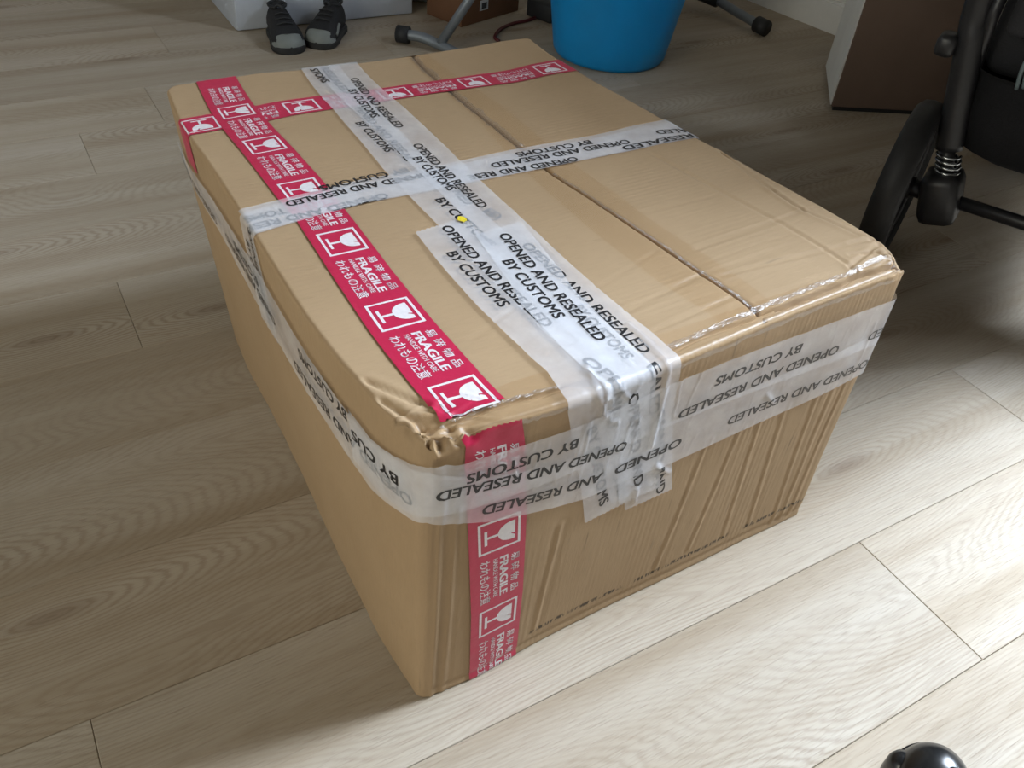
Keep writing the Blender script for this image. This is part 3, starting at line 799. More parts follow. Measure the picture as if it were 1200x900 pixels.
customs('D1', 'lefttop', D_LO, blend(D_LO, D_UP, 0.86), 0, 'milky white customs tape across the top, under layer', 51)
customs('D2', 'lefttop', blend(D_LO, D_UP, 0.03)[2:], D_UP[2:], 1, 'milky white customs tape across the top', 52)
C1L = [(0.1696, 0.6700), (0.168, 0.5385), (0.1562, 0.385), (0.1555, 0.31), (0.155, 0.2), (0.149, 0.07), (0.147, 0.0), (0.150, -0.04), (0.176, -0.13), (0.188, -0.160)]
C1R = off(C1L, 0.050, 0)
C2R = [(0.2442, 0.6700), (0.246, 0.5127), (0.2347, 0.3298), (0.231, 0.2135), (0.2243, 0.1125), (0.2228, 0.023), (0.2228, 0.0), (0.2302, -0.049), (0.252, -0.13), (0.2664, -0.1815)]
C2L = [(0.1862, 0.6700), (0.188, 0.5127), (0.186, 0.3298), (0.1845, 0.26), (0.174, 0.2135), (0.1663, 0.1125), (0.1648, 0.023), (0.1648, 0.0), (0.1722, -0.049), (0.194, -0.13), (0.2084, -0.1815)]
C3L = [(0.1302, 0.2600), (0.1225, 0.132), (0.1204, 0.036), (0.1117, 0.004), (0.1112, -0.006), (0.1270, -0.06), (0.1475, -0.125), (0.1592, -0.1704)]
C3R = [(0.1830, 0.2676), (0.1760, 0.132), (0.1730, 0.036), (0.1650, 0.004), (0.1645, -0.006), (0.1800, -0.06), (0.2000, -0.125), (0.2116, -0.1680)]
C4L = [(0.1770, 0.2350), (0.172, 0.20), (0.163, 0.15), (0.154, 0.12), (0.146, 0.03), (0.145, 0.0), (0.152, -0.03), (0.182, -0.11), (0.197, -0.165)]
C4R = [(0.2270, 0.2385), (0.222, 0.20), (0.213, 0.15), (0.2045, 0.12), (0.196, 0.03), (0.195, 0.0), (0.202, -0.03), (0.232, -0.11), (0.247, -0.168)]
customs('C1', 'topfront', C1L, C1R, 2, 'milky white customs tape running front to back, left under layer', 53, 0.0003)
customs('C2', 'topfront', C2L, C2R, 3, 'milky white customs tape running front to back along the right', 54, 0.0003)
customs('C3', 'topfront', C3L, C3R, 4, 'whiter short customs tape starting mid top and folded down the front', 55, 0.0003)
customs('C4', 'topfront', C4L, C4R, 5, 'short customs tape lying over the other strips', 56, 0.0003)
E2U = [(-0.100, 0.3198), (-0.0635, 0.3175), (-0.03, 0.325), (0.0, 0.336), (0.028, 0.3314), (0.068, 0.3303), (0.126, 0.3311), (0.206, 0.3370), (0.285, 0.3351), (0.386, 0.3276), (0.458, 0.3262), (0.52, 0.3225), (0.62, 0.320)]
E2D = off(E2U, -0.056, 1)
E1D = [(-0.64, 0.2880), (-0.505, 0.2770), (-0.37, 0.2570), (-0.29, 0.2530), (-0.18, 0.2600), (-0.07, 0.2520), (0.0, 0.2720), (0.03, 0.2597), (0.061, 0.2480), (0.094, 0.2411), (0.149, 0.2280), (0.206, 0.2270), (0.255, 0.2215), (0.325, 0.2221), (0.407, 0.2222), (0.52, 0.2275), (0.62, 0.226)]
E1U = [(-0.64, 0.3080), (-0.505, 0.3150), (-0.37, 0.3170), (-0.29, 0.3200), (-0.18, 0.3190), (-0.07, 0.3120), (0.0, 0.3290), (0.03, 0.3150), (0.061, 0.3030), (0.094, 0.2960), (0.149, 0.2870), (0.206, 0.2880), (0.255, 0.2835), (0.325, 0.2825), (0.407, 0.2810), (0.52, 0.2825), (0.62, 0.281)]
customs('E1', 'band', E1D, E1U, 6, 'milky white customs tape wound around the left and front, lower layer', 57, 0.0004)
customs('E2', 'band', E2D, E2U, 7, 'milky white customs tape wound around the front, upper layer', 58, 0.0004)

TXT = [('C2', O, (0.2192, 0.6169), (0.2113, 0.4685)), ('C2', B_, (0.2043, 0.5843), (0.1988, 0.5029)), ('C1', 'PENED AND RESEAL', (0.1919, 0.5351), (0.1851, 0.3923)),
       ('C1', B_, (0.1754, 0.4977), (0.1744, 0.4188)), ('C2', 'STOMS', (0.1787, 0.6593), (0.1827, 0.614)), ('C1', 'RESEALED', (0.1941, 0.6628), (0.1968, 0.5756)),
       ('C2', O, (0.2076, 0.4242), (0.2049, 0.2764)), ('C2', B_, (0.1934, 0.3961), (0.1945, 0.3185)), ('C1', 'ED', (0.2051, 0.2711), (0.2082, 0.2518)),
       ('C1', 'NED', (0.1977, 0.317), (0.1964, 0.2882)), ('C1', B_, (0.1741, 0.3088), (0.1775, 0.2117)),
       ('C3', O, (0.1548, 0.2594), (0.1513, 0.0857)), ('C3', B_, (0.1386, 0.2175), (0.1368, 0.1242)), ('C4', O, (0.1958, 0.226), (0.1761, 0.0502)), ('C4', B_, (0.1757, 0.1856), (0.1656, 0.0909)),
       ('C2', O, (0.2058, 0.2025), (0.1975, 0.0197)), ('C2', B_, (0.1875, 0.0995), (0.1801, 0.0208)), 
       ('D2', O, (0.195, 0.3655), (0.0432, 0.3585)), ('D2', B_, (0.1783, 0.3805), (0.0824, 0.3745)), ('D1', 'OPENED AND RESE', (0.1373, 0.3392), (-0.0042, 0.3309)), ('D1', 'TOMS', (0.0394, 0.3478), (0.0005, 0.3462)),
       ('D2', O, (0.4356, 0.34), (0.263, 0.3549)), ('D2', B_, (0.3951, 0.3575), (0.301, 0.3651)), ('D2', 'OPENED AND RESE', (0.3564, 0.3298), (0.228, 0.3411)), ('D2', 'RESEALED', (0.515, 0.3223), (0.417, 0.3282)),
       ('D2', 'ALED', (0.5217, 0.3357), (0.4817, 0.3446)),
       ('E2', B_, (0.1275, 0.3169), (0.0296, 0.3177)), ('E2', O, (0.1848, 0.2858), (0.0074, 0.3080)), ('E1', 'AND RESEALED', (0.1652, 0.2553), (0.0469, 0.2735)), ('E1', 'OPENED', (0.2561, 0.2544), (0.1790, 0.2546)),
       ('E2', B_, (0.3874, 0.3150), (0.2751, 0.3195)), ('E2', O, (0.4479, 0.2925), (0.2398, 0.2953)), ('E1', O, (0.5165, 0.2479), (0.3149, 0.2523)), ('E2', 'RESEALED', (0.580, 0.2860), (0.4947, 0.2892)),
       ('C3', 'OPENED', (0.1494, 0.0368), (0.1570, -0.0488)), ('C3', B_, (0.1336, 0.3212 - H), (0.1728, 0.2028 - H)), ('C4', 'OPENED AND', (0.1696, 0.3435 - H), (0.2112, 0.2082 - H)),
       ('C2', 'OPENED AND', (0.2094, 0.306 - H), (0.2459, 0.1785 - H)), ('C2', 'EALED', (0.1901, 0.3624 - H), (0.2024, 0.3035 - H)), ('C1', 'CURED', (0.1782, 0.2426 - H), (0.1960, 0.199 - H)),
       ('C1', 'BY CU', (0.2018, 0.2418 - H), (0.2195, 0.199 - H)),
       ('E1', O, (-0.0112, 0.2947), (-0.2296, 0.2773)), ('E2', 'BY CUS', (-0.028, 0.3054), (-0.098, 0.3000)), ('E1', B_, (-0.105, 0.3130), (-0.205, 0.3080)), ('E1', O, (-0.2809, 0.2869), (-0.445, 0.2902)),
       ('E1', B_, (-0.325, 0.3049), (-0.4059, 0.3027)), ('E1', O, (-0.475, 0.2902), (-0.630, 0.2986)),
       ('D1', 'OPENED AND RESE', (-0.002, 0.330), (-0.110, 0.327)), ('D1', B_, (-0.022, 0.348), (-0.098, 0.345))]
for key, s, p0, p1 in TXT:
    t, h, pr, ch = TAPES[key]
    cap = 0.0112 if key[0] == 'E' else 0.0106
    pr.text(ch, s, p0, p1, cap, h + 0.00016, bold=0.026)
for key, (t, h, pr, ch) in TAPES.items(): pr.build(M_black, t)
# a yellow speck stuck on the crossing of the white tapes
rr = random.Random(3)
ang = np.linspace(0, 2 * math.pi, 15)[:-1]; rad = np.array([0.0034 + 0.0016 * rr.random() for _ in ang])
loop = np.r_[[[0.1788, 0.2631]], np.stack([0.1788 + rad * np.cos(ang), 0.2631 + 1.3 * rad * np.sin(ang)], 1)]
y_ = Print(); y_.add('topfront', loop, np.array([[0, 1 + k, 1 + (k + 1) % 14] for k in range(14)]), 10 * LIFT + 0.0006); s_ = y_.build(M_yellow, carton_root, 'yellow_speck')

# ------------------------------------------------------------------ things around the carton
M_rubber = plain('black_rubber', (0.012, 0.012, 0.013), 0.55, noise=0.2, scale=60, bump=0.0003)
M_cloth = plain('black_woven_cloth', (0.014, 0.014, 0.017), 0.85, noise=0.3, scale=500, bump=0.0004)
M_frame = plain('black_powder_coat', (0.014, 0.014, 0.016), 0.4, noise=0.15, scale=80)
M_plastic = plain('black_gloss_plastic', (0.010, 0.010, 0.010), 0.26, noise=0.1, scale=80)
M_chrome = plain('bright_spring_wire', (0.55, 0.58, 0.60), 0.25, metal=1.0, noise=0.05)
M_steel = plain('grey_painted_tube', (0.20, 0.225, 0.25), 0.38, metal=0.35, noise=0.05)
M_cap = plain('black_foot_cap', (0.015, 0.016, 0.018), 0.6)
M_blue = plain('blue_polypropylene', (0.0, 0.27, 0.66), 0.42, noise=0.04, scale=15)
M_panel = plain('pale_grey_laminate', (0.50, 0.54, 0.60), 0.5, noise=0.03)
M_toe = plain('grey_toe_rubber', (0.20, 0.22, 0.21), 0.6)
M_knit = plain('black_mesh_knit', (0.013, 0.013, 0.015), 0.8, noise=0.35, scale=700, bump=0.0004)
M_brownbox = plain('brown_carton_board', (0.165, 0.078, 0.038), 0.75, noise=0.08, scale=12)
M_dullbox = plain('dull_brown_board', (0.130, 0.087, 0.065), 0.75, noise=0.08, scale=10)
M_paleside = plain('pale_side_board', (0.72, 0.72, 0.69), 0.6, noise=0.04, scale=14)
M_label = plain('white_paper_label', (0.62, 0.64, 0.66), 0.6)
M_ink = plain('dark_ink', (0.05, 0.055, 0.06), 0.6)
M_cord = plain('dark_red_cord', (0.10, 0.012, 0.014), 0.5)
M_bin = plain('off_white_plastic', (0.50, 0.50, 0.47), 0.5)
M_sole = plain('black_sole', (0.02, 0.02, 0.02), 0.7)

# ---- pushchair standing at the right (local frame: x along the rear axle, y forward)
st = empty('baby_stroller', 'black baby stroller with suspension springs standing right of the cardboard box', 'stroller', (1.099, 0.380, 0), math.atan2(-0.90, 0.43))
def wheel(x, y, R, w, name='wheel'):
    bm = bmesh.new()
    prof = [(R - w * 0.62, -w * 0.5), (R - w * 0.25, -w * 0.48), (R - w * 0.05, -w * 0.3), (R, 0), (R - w * 0.05, w * 0.3), (R - w * 0.25, w * 0.48), (R - w * 0.62, w * 0.5), (R - w * 0.7, 0)]
    M = Matrix.Translation((x, y, R)) @ Matrix.Rotation(math.pi / 2, 4, 'Y')
    lathe(bm, prof, 56, M, close=True)
    t = obj('wheel', bm, M_rubber, st)
    bm = bmesh.new()
    lathe(bm, [(R - w * 0.62, -w * 0.34), (R - w * 0.62, w * 0.34), (R - w * 1.05, w * 0.3), (R - w * 1.05, -w * 0.3)], 48, M, close=True)
    lathe(bm, [(0, -0.022), (0.018, -0.022), (0.020, 0.0), (0.018, 0.022), (0, 0.022)], 20, M)
    for k in range(5):
        a = 2 * math.pi * k / 5
        d = Vector((0, math.cos(a), math.sin(a))); c = Vector((x, y, R))
        tube(bm, [c + d * 0.012, c + d * (R - w * 0.85)], 0.008, 8)
    obj('rim', bm, M_frame, t)
for xx in (0.0, 0.46): wheel(xx, 0.0, 0.140, 0.046)
for xx in (0.12, 0.34): wheel(xx, 0.62, 0.095, 0.036)
for sgn, ox in ((1, 0.0), (-1, 0.46)):
    X = lambda x: ox + sgn * x
    bm = bmesh.new()
    box(bm, (X(0.068), 0.0, 0.142), (0.062, 0.075, 0.088), 0.016, Matrix.Rotation(sgn * -0.25, 3, 'Y'))
    tube(bm, [(X(0.0), 0, 0.14), (X(0.05), 0, 0.14)], 0.014, 12)
    obj('hub_housing', bm, M_frame, st)
    bm = bmesh.new(); tube(bm, [(X(0.062), -0.002, 0.175), (X(0.048), -0.002, 0.225)], 0.012, 12); obj('spring_post', bm, M_frame, st)
    bm = bmesh.new(); pts = []
    for k in range(49):
        a = 2 * math.pi * 4 * k / 48; t = k / 48
        c = Vector((X(0.0635 - 0.010 * t), -0.002, 0.180 + 0.034 * t))
        pts.append(c + Vector((0.0185 * math.cos(a), 0.0185 * math.sin(a), 0)))
    tube(bm, pts, 0.0026, 6); obj('suspension_spring', bm, M_chrome, st)
    bm = bmesh.new()
    tube(bm, [(X(0.050), 0, 0.220), (X(0.034), 0, 0.30), (X(0.018), 0, 0.385), (X(0.008), 0.0, 0.45), (X(-0.005), -0.02, 0.70), (X(0.0), -0.10, 0.98)], lambda t: 0.0175, 14, smooth=6, flat=1.2)
    obj('frame_tube', bm, M_frame, st)
    bm = bmesh.new(); tube(bm, [(X(0.050), 0.0, 0.225), (X(0.10), 0.25, 0.24), (X(0.12), 0.60, 0.20), (X(0.14), 0.62, 0.12)], 0.013, 12, smooth=6); obj('lower_rail', bm, M_frame, st)
    bm = bmesh.new(); tube(bm, [(X(0.040), 0.01, 0.33), (X(0.036), 0.0, 0.39), (X(0.035), 0.0, 0.46), (X(0.06), 0.1, 0.60)], 0.009, 10, smooth=6); obj('strut', bm, M_frame, st)
    bm = bmesh.new(); box(bm, (X(-0.012), 0.0, 0.372), (0.030, 0.04, 0.034), 0.009); obj('fold_catch', bm, M_frame, st)
bm = bmesh.new(); tube(bm, [(0.05, 0, 0.14), (0.42, 0, 0.14)], 0.011, 12); obj('rear_axle', bm, M_frame, st)
bm = bmesh.new(); tube(bm, [(0.0, -0.10, 0.98), (0.06, -0.16, 1.02), (0.23, -0.18, 1.03), (0.40, -0.16, 1.02), (0.46, -0.10, 0.98)], 0.017, 12, smooth=6); obj('push_handle', bm, M_rubber, st)
# shopping basket: a sagging cloth tray with a hemmed rim
bm = bmesh.new()
nx, ny = 17, 13; gx = []
def basket(i, j, k):
    u, v = i / (nx - 1), j / (ny - 1)
    return Vector((0.075 + 0.39 * u, -0.02 + 0.46 * v, 0.0))
loops = []
for (z, ins) in ((0.345, -0.006), (0.335, 0.0), (0.28, 0.004), (0.225, 0.016), (0.205, 0.05), (0.198, 0.12)):
    x0, x1, y0, y1 = 0.046 + ins, 0.414 - ins, -0.03 + ins, 0.46 - ins
    r = max(0.05 - ins * 0.2, 0.02); ring = []
    for (cx, cy, a0) in ((x1 - r, y1 - r, 0), (x0 + r, y1 - r, 90), (x0 + r, y0 + r, 180), (x1 - r, y0 + r, 270)):
        for q in range(7):
            a = math.radians(a0 + 15 * q); ring.append(bm.verts.new((cx + r * math.cos(a), cy + r * math.sin(a), z + 0.012 * math.sin(9 * cx) * (1 if z > 0.3 else 0.3))))
    loops.append(ring)
for a, b in zip(loops[:-1], loops[1:]):
    n = len(a)
    for k in range(n): bm.faces.new((a[k], a[(k + 1) % n], b[(k + 1) % n], b[k]))
bm.faces.new(loops[-1])
bmesh.ops.solidify(bm, geom=bm.faces[:], thickness=0.003)
obj('basket', bm, M_cloth, st)
# seat: padded shell, back, unseen hood and leg cover added to block window light
def pad(name, c, s, rx, bev, mat):
    bm = bmesh.new(); box(bm, c, s, bev, Matrix.Rotation(rx, 3, 'X'), 4); return obj(name, bm, mat, st)
pad('seat_cloth', (0.23, 0.22, 0.42), (0.38, 0.40, 0.17), 0.0, 0.03, M_cloth)
pad('seat', (0.23, 0.20, 0.48), (0.34, 0.46, 0.12), 0.12, 0.04, M_cloth)
pad('backrest', (0.23, 0.02, 0.72), (0.36, 0.10, 0.52), 0.20, 0.04, M_cloth)
pad('added_leg_cover', (0.23, 0.52, 0.42), (0.36, 0.28, 0.34), 0.35, 0.07, M_cloth)
pad('seat_side', (0.075, 0.14, 0.56), (0.035, 0.40, 0.26), 0.1, 0.015, M_cloth)
pad('seat_side', (0.385, 0.14, 0.56), (0.035, 0.40, 0.26), 0.1, 0.015, M_cloth)
# unseen folding hood, added to shade the floor behind: ribs fanned about the seat sides with cloth between them
bm = bmesh.new(); rings = []
for i in range(19):
    a = math.radians(205 - 190 * i / 18); ring = []
    for j in range(15):
        q = math.pi * j / 14
        rr_ = 0.35 + 0.012 * abs(math.sin(3 * math.pi * i / 18)) - 0.012
        x = 0.23 - 0.195 * math.copysign(abs(math.cos(q)) ** 0.6, math.cos(q)); k = math.sin(q) ** 0.6
        ring.append(bm.verts.new((x, 0.14 + rr_ * k * math.cos(a), 0.76 + rr_ * k * math.sin(a))))
    rings.append(ring)
for r0, r1 in zip(rings[:-1], rings[1:]):
    for j in range(14): bm.faces.new((r0[j], r0[j + 1], r1[j + 1], r1[j]))
bmesh.ops.remove_doubles(bm, verts=bm.verts, dist=1e-5)
obj('hood', bm, M_cloth, st)
bm = bmesh.new()
for k in range(3):
    tube(bm, [(0.105 + 0.008 * k, -0.034, 0.345 + 0.004 * k), (0.101 + 0.007 * k, -0.05, 0.385), (0.108 + 0.006 * k, -0.036, 0.43)], 0.003, 6, smooth=4)
obj('strap', bm, plain('pale_strap', (0.12, 0.16, 0.17), 0.6), st)

# ---- black caster of the chair by the photographer, lower right corner
ca = empty('chair_caster', 'glossy black rounded caster at the lower right corner of the photo', 'caster', (0.360, -0.313, 0), math.radians(-58))
for sx_ in (-1, 1):
    bm = bmesh.new()
    M = Matrix.Translation((sx_ * 0.0155, 0, 0.026)) @ Matrix.Rotation(sx_ * math.pi / 2, 4, 'Y')
    lathe(bm, [(0, -0.008), (0.024, -0.008), (0.026, -0.005), (0.026, 0.004), (0.0235, 0.009), (0.016, 0.0125), (0, 0.014)], 40, M)
    obj('wheel', bm, M_plastic, ca)
bm = bmesh.new()
# the hood: a rounded dome over the pair of wheels, with a thick lip
lathe(bm, [(0.0335, -0.014), (0.0352, -0.010), (0.0355, 0.0), (0.0335, 0.011), (0.028, 0.021), (0.019, 0.0275), (0.009, 0.0302), (0, 0.0308)], 48, Matrix.Translation((0, 0.0, 0.0265)) @ Matrix.Rotation(0.35, 4, 'X') @ Matrix.Diagonal((0.96, 1.12, 1.0, 1)))
lathe(bm, [(0.0340, -0.016), (0.0368, -0.015), (0.0368, -0.011), (0.0345, -0.010)], 48, Matrix.Translation((0, 0.0, 0.0265)) @ Matrix.Rotation(0.35, 4, 'X') @ Matrix.Diagonal((0.96, 1.12, 1.0, 1)), close=True)
obj('hood', bm, M_plastic, ca)
bm = bmesh.new(); lathe(bm, [(0.0125, 0.004), (0.0135, 0.012), (0.0135, 0.030), (0.0115, 0.037), (0.006, 0.041), (0, 0.042)], 28, Matrix.Translation((-0.0277, 0.0067, 0))); obj('brake_knob', bm, M_plastic, ca)
bm = bmesh.new(); tube(bm, [(0, -0.016, 0.050), (0, -0.016, 0.085)], 0.0055, 14); obj('stem', bm, M_chrome, ca)

# ---- blue tub
tb = empty('plastic_tub', 'bright blue round plastic tub behind the cardboard box', 'tub', (1.232, 1.362, 0))
bm = bmesh.new()
lathe(bm, [(0, 0.004), (0.120, 0.004), (0.130, 0.0), (0.138, 0.003), (0.1435, 0.012), (0.150, 0.05), (0.163, 0.13), (0.178, 0.22), (0.190, 0.30), (0.196, 0.302), (0.196, 0.308), (0.187, 0.309), (0.175, 0.22), (0.158, 0.12), (0.142, 0.016), (0.0, 0.010)], 96)
obj('body', bm, M_blue, tb)
for a0 in (-2.25, 0.15):
    bm = bmesh.new(); pts = []
    for k in range(13):
        t = math.pi * k / 12; aa = a0 + 0.30 * math.cos(t)
        rr_ = 0.187 + 0.030 * math.sin(t)
        pts.append((rr_ * math.cos(aa), rr_ * math.sin(aa), 0.285 - 0.05 * math.sin(t) * 0.6))
    tube(bm, pts, 0.009, 12); obj('handle', bm, M_blue, tb)

# ---- grey folding stand: two bent foot bars with black caps and slanting tubes
fs_ = empty('folding_stand', 'grey metal folding stand on two black-capped feet around the blue tub', 'stand', (1.25, 1.55, 0))
FO = Vector((1.25, 1.55, 0))
def st_tube(name, pts, r, mat=M_steel, smooth=6):
    bm = bmesh.new(); tube(bm, [Vector(p) - FO for p in pts], r, 16, smooth=smooth); return obj(name, bm, mat, fs_)
st_tube('foot_bar', [(0.763, 1.600, 0.022), (0.795, 1.566, 0.024), (0.824, 1.520, 0.017), (0.845, 1.455, 0.012), (0.862, 1.36, 0.012)], 0.0125)
st_tube('foot_cap', [(0.755, 1.609, 0.022), (0.776, 1.587, 0.023)], 0.0205, M_cap, 0)
st_tube('leg', [(0.826, 1.516, 0.020), (0.885, 1.490, 0.122), (1.18, 1.37, 0.62)], 0.0115, M_steel, 0)
st_tube('foot_bar', [(1.735, 1.325, 0.022), (1.730, 1.42, 0.030), (1.722, 1.52, 0.040), (1.68, 1.60, 0.045), (1.60, 1.70, 0.045)], 0.0125)
st_tube('foot_cap', [(1.736, 1.308, 0.022), (1.733, 1.345, 0.024)], 0.0215, M_cap, 0)
st_tube('leg', [(1.727, 1.50, 0.040), (1.64, 1.56, 0.25), (1.50, 1.62, 0.62)], 0.0115, M_steel, 0)
st_tube('cross_bar', [(1.18, 1.37, 0.62), (1.50, 1.62, 0.62)], 0.0115, M_steel, 0)
st_tube('clamp', [(1.722, 1.50, 0.040), (1.70, 1.57, 0.045)], 0.019, M_cap, 0)

# ---- pale grey cabinet side at the back left
cb = empty('grey_cabinet', 'pale grey flat-fronted cabinet standing behind the black sneakers', 'cabinet', (0.658, 1.98, 0), math.atan2(-0.02, 0.472))
bm = bmesh.new(); box(bm, (0, 0.01, 0.36), (0.474, 0.37, 0.72), 0.003); obj('carcass', bm, M_panel, cb)
bm = bmesh.new(); box(bm, (0, -0.184, 0.40), (0.468, 0.018, 0.63), 0.002); obj('door', bm, M_panel, cb)
bm = bmesh.new(); box(bm, (0, -0.178, 0.042), (0.470, 0.014, 0.080), 0.002); obj('plinth', bm, M_panel, cb)
# ---- off-white round bin next to it
bn = empty('waste_bin', 'off-white round bin between grey cabinet and brown carton', 'bin', (0.985, 1.925, 0))
bm = bmesh.new(); lathe(bm, [(0, 0), (0.066, 0.0), (0.071, 0.004), (0.073, 0.02), (0.078, 0.24), (0.081, 0.242), (0.081, 0.246), (0.075, 0.245), (0.069, 0.02), (0, 0.012)], 64); obj('body', bm, M_bin, bn)

# ---- children's sneakers in front of the cabinet
def sneaker(loc, rz, label):
    r = empty('sneaker', label, 'shoe', loc, rz, 'pair of black sneakers by the grey cabinet')
    # outline stations from heel (y=0) to toe (y=-1) : half width, top height, sole height
    Lg = 0.158
    S = [(0.00, 0.010, 0.055), (0.03, 0.023, 0.068), (0.12, 0.029, 0.076), (0.25, 0.030, 0.074), (0.40, 0.031, 0.072), (0.55, 0.034, 0.062), (0.70, 0.038, 0.048), (0.82, 0.038, 0.040), (0.92, 0.032, 0.034), (0.975, 0.021, 0.026), (1.0, 0.007, 0.016)]
    bm = bmesh.new(); toe = bmesh.new(); rings = []
    for (t, w, h) in S:
        y = -Lg * t; ring = []
        for k in range(20):
            a = 2 * math.pi * k / 20
            cx, cz = math.cos(a), math.sin(a)
            x = w * math.copysign(abs(cx) ** 0.75, cx)
            z = 0.008 + (h - 0.008) * (0.5 + 0.5 * math.copysign(abs(cz) ** 0.8, cz))
            # the upper narrows towards the collar
            if z > 0.035: x *= 1 - 0.35 * (z - 0.035) / 0.045
            ring.append(bm.verts.new((x, y, z)))
        rings.append(ring)
    for a, b in zip(rings[:-1], rings[1:]):
        for k in range(20): bm.faces.new((a[k], a[(k + 1) % 20], b[(k + 1) % 20], b[k]))
    bm.faces.new(rings[0][::-1]); bm.faces.new(rings[-1])
    # hollow collar
    obj('upper', bm, M_knit, r)
    bm = bmesh.new(); lo = []
    for zz, k_ in ((0.0, 0.96), (0.003, 1.04), (0.014, 1.05), (0.016, 0.98)):
        ring = []
        for t, w, h in S: ring.append(bm.verts.new((w * k_ + 0.001, -Lg * t * (1.01 if t > 0.5 else 1), zz)))
        for t, w, h in S[::-1]: ring.append(bm.verts.new((-w * k_ - 0.001, -Lg * t * (1.01 if t > 0.5 else 1), zz)))
        lo.append(ring)
    n = len(lo[0])
    for a, b in zip(lo[:-1], lo[1:]):
        for k in range(n): bm.faces.new((a[k], a[(k + 1) % n], b[(k + 1) % n], b[k]))
    bm.faces.new(lo[0][::-1]); bm.faces.new(lo[-1])
    obj('sole', bm, M_sole, r)
    # toe cap: a slightly larger shell over the front end
    bm = bmesh.new(); rg = []
    for (t, w, h) in ((0.80, 0.0385, 0.040), (0.86, 0.0370, 0.0385), (0.92, 0.0335, 0.036), (0.975, 0.0225, 0.029), (1.0, 0.010, 0.020), (1.008, 0.003, 0.016)):
        ring = []
        for k in range(15):
            a = math.pi * (-0.08 + 1.16 * k / 14); cx, cz = math.cos(a), math.sin(a)
            y = -Lg * t + (0.012 * (1 - abs(cx)) if t == 0.80 else 0) * -1
            ring.append(bm.verts.new((1.03 * w * math.copysign(abs(cx) ** 0.75, cx), y, 0.011 + (h - 0.009) * max(-0.1, math.copysign(abs(cz) ** 0.85, cz)))))
        rg.append(ring)
    for a, b in zip(rg[:-1], rg[1:]):
        for k in range(14): bm.faces.new((a[k], a[k + 1], b[k + 1], b[k]))
    obj('toe_cap', bm, M_toe, r)
    bm = bmesh.new()
    tube(bm, [(-0.012, -0.055, 0.074), (-0.004, -0.062, 0.083), (0.008, -0.070, 0.076)], 0.0028, 8, smooth=5)
    for q in range(3):
        tube(bm, [(-0.018, -0.075 - 0.014 * q, 0.066 - 0.007 * q), (0, -0.078 - 0.014 * q, 0.071 - 0.007 * q), (0.018, -0.075 - 0.014 * q, 0.066 - 0.007 * q)], 0.0022, 8, smooth=4)
    obj('laces', bm, M_cap, r)
    bm = bmesh.new(); lathe(bm, [(0.019, 0), (0.023, 0.003), (0.024, 0.007), (0.021, 0.009), (0.016, 0.004)], 24, Matrix.Translation((0, -0.026, 0.068)) @ Matrix.Diagonal((1.0, 1.15, 1, 1)), close=True)
    obj('collar', bm, M_cap, r)
    bm = bmesh.new(); tube(bm, [(0, -0.001, 0.060), (0, 0.009, 0.076), (0, 0.004, 0.088), (0, -0.006, 0.074)], 0.0025, 8, smooth=5); obj('pull_tab', bm, M_cap, r)
    return r
s1 = sneaker((0.506, 1.776, 0), math.radians(-8), 'left black sneaker with grey toe cap, pointing forward, by the grey cabinet')
s2 = sneaker((0.656, 1.748, 0), math.radians(-42), 'right black sneaker turned sideways with a grey side stripe and toe cap')
bm = bmesh.new(); tube(bm, [(0.032, -0.082, 0.040), (0.0345, -0.098, 0.036), (0.0375, -0.118, 0.027)], 0.0042, 8, smooth=4); obj('side_stripe', bm, M_toe, s2)

# ---- thin dark cord hanging above the right sneaker
# ---- brown carton behind the stand
bb = empty('brown_carton', 'small dark brown carton with a white label, behind the grey stand', 'box', (0.960, 1.650, 0), math.radians(17))
bm = bmesh.new(); box(bm, (0.115, 0.065, 0.10), (0.23, 0.13, 0.20), 0.002); obj('carton_walls', bm, M_brownbox, bb)
lb = bmesh.new(); box(lb, (0.085, -0.0008, 0.042), (0.032, 0.0012, 0.026), 0.0002); lo_ = obj('label', lb, M_label, bb, False)
lb = bmesh.new(); box(lb, (0.085, -0.0016, 0.041), (0.019, 0.0006, 0.015)); obj('label_print', lb, M_ink, lo_, False)

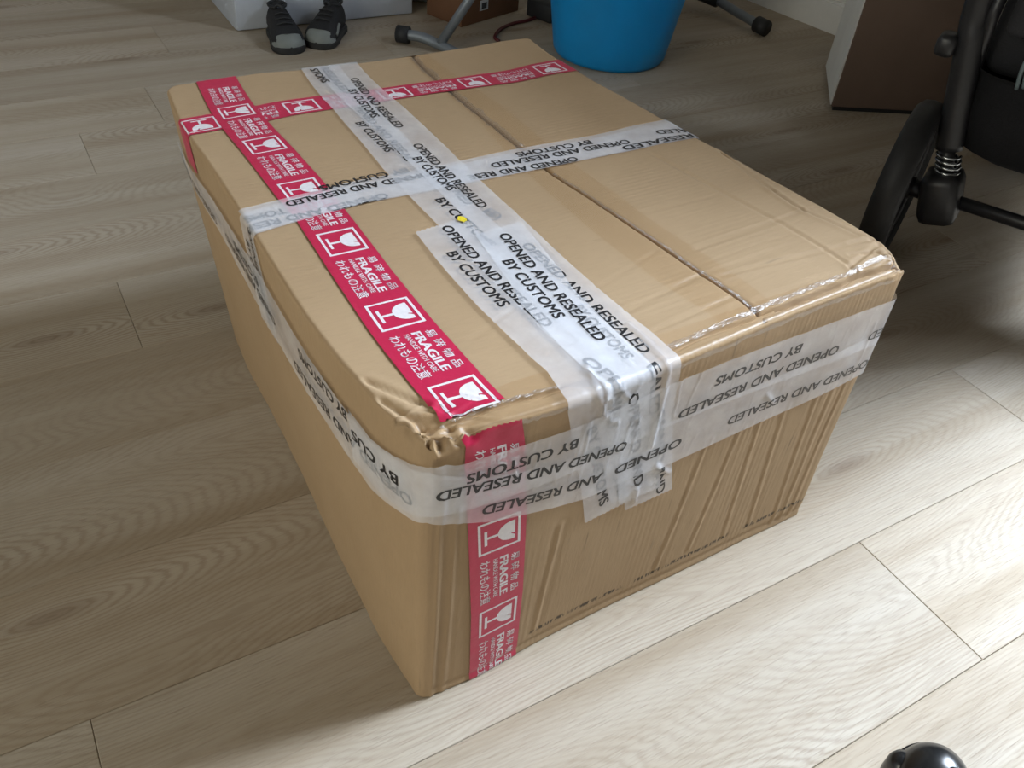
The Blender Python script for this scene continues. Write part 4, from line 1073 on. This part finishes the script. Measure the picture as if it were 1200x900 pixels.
# ---- dark red cord on the floor
bm = bmesh.new()
tube(bm, [(0.998, 1.520, 0.0045), (1.004, 1.550, 0.0045), (1.045, 1.592, 0.0045), (1.10, 1.620, 0.0045), (1.165, 1.632, 0.0045), (1.225, 1.668, 0.0045), (1.26, 1.74, 0.0045)], 0.0045, 8, smooth=8)
o = obj('power_cord', bm, M_cord); tag(o, 'dark red cord curving across the floor left of the blue tub', 'cord')
bm = bmesh.new(); box(bm, (1.215, 1.640, 0.024), (0.055, 0.09, 0.048), 0.008, Matrix.Rotation(0.3, 3, 'Z'))
o = obj('plug_block', bm, M_cap); tag(o, 'small black plug block on the floor behind the blue tub', 'plug')

# ---- large carton with a pale side, before the right-hand baseboard
bc = empty('large_carton', 'large dull brown carton with one pale side, between white baseboard and stroller', 'box', (1.521, 0.868, 0))
def skewed(bm, a0, a1, b0, b1, z0, z1, bev=0.003):
    """block in the carton's own slightly racked axes"""
    A, B = Vector((0.880, -0.478, 0)), Vector((0.706, 0.708, 0))
    lo = [bm.verts.new(A * a + B * b + Vector((0, 0, z0))) for a, b in ((a0, b0), (a1, b0), (a1, b1), (a0, b1))]
    hi = [bm.verts.new(v.co + Vector((0, 0, z1 - z0))) for v in lo]
    fs = [bm.faces.new(lo[::-1]), bm.faces.new(hi)] + [bm.faces.new((lo[k], lo[(k + 1) % 4], hi[(k + 1) % 4], hi[k])) for k in range(4)]
    if bev: bmesh.ops.bevel(bm, geom=bm.edges[:], offset=bev, segments=2, affect='EDGES', profile=0.5)
bm = bmesh.new(); skewed(bm, 0, 0.285, 0, 0.27, 0.010, 0.60); obj('carton_walls', bm, M_dullbox, bc)
bm = bmesh.new(); skewed(bm, -0.003, -0.0002, 0.004, 0.266, 0.014, 0.596, 0); o = obj('pale_side', bm, M_paleside, bc, False); o['label'] = 'pale side panel'
bm = bmesh.new(); skewed(bm, 0.006, 0.279, 0.006, 0.264, 0, 0.011, 0); obj('base', bm, M_cap, bc, False)  # black inset block, painting the shadow gap under the carton
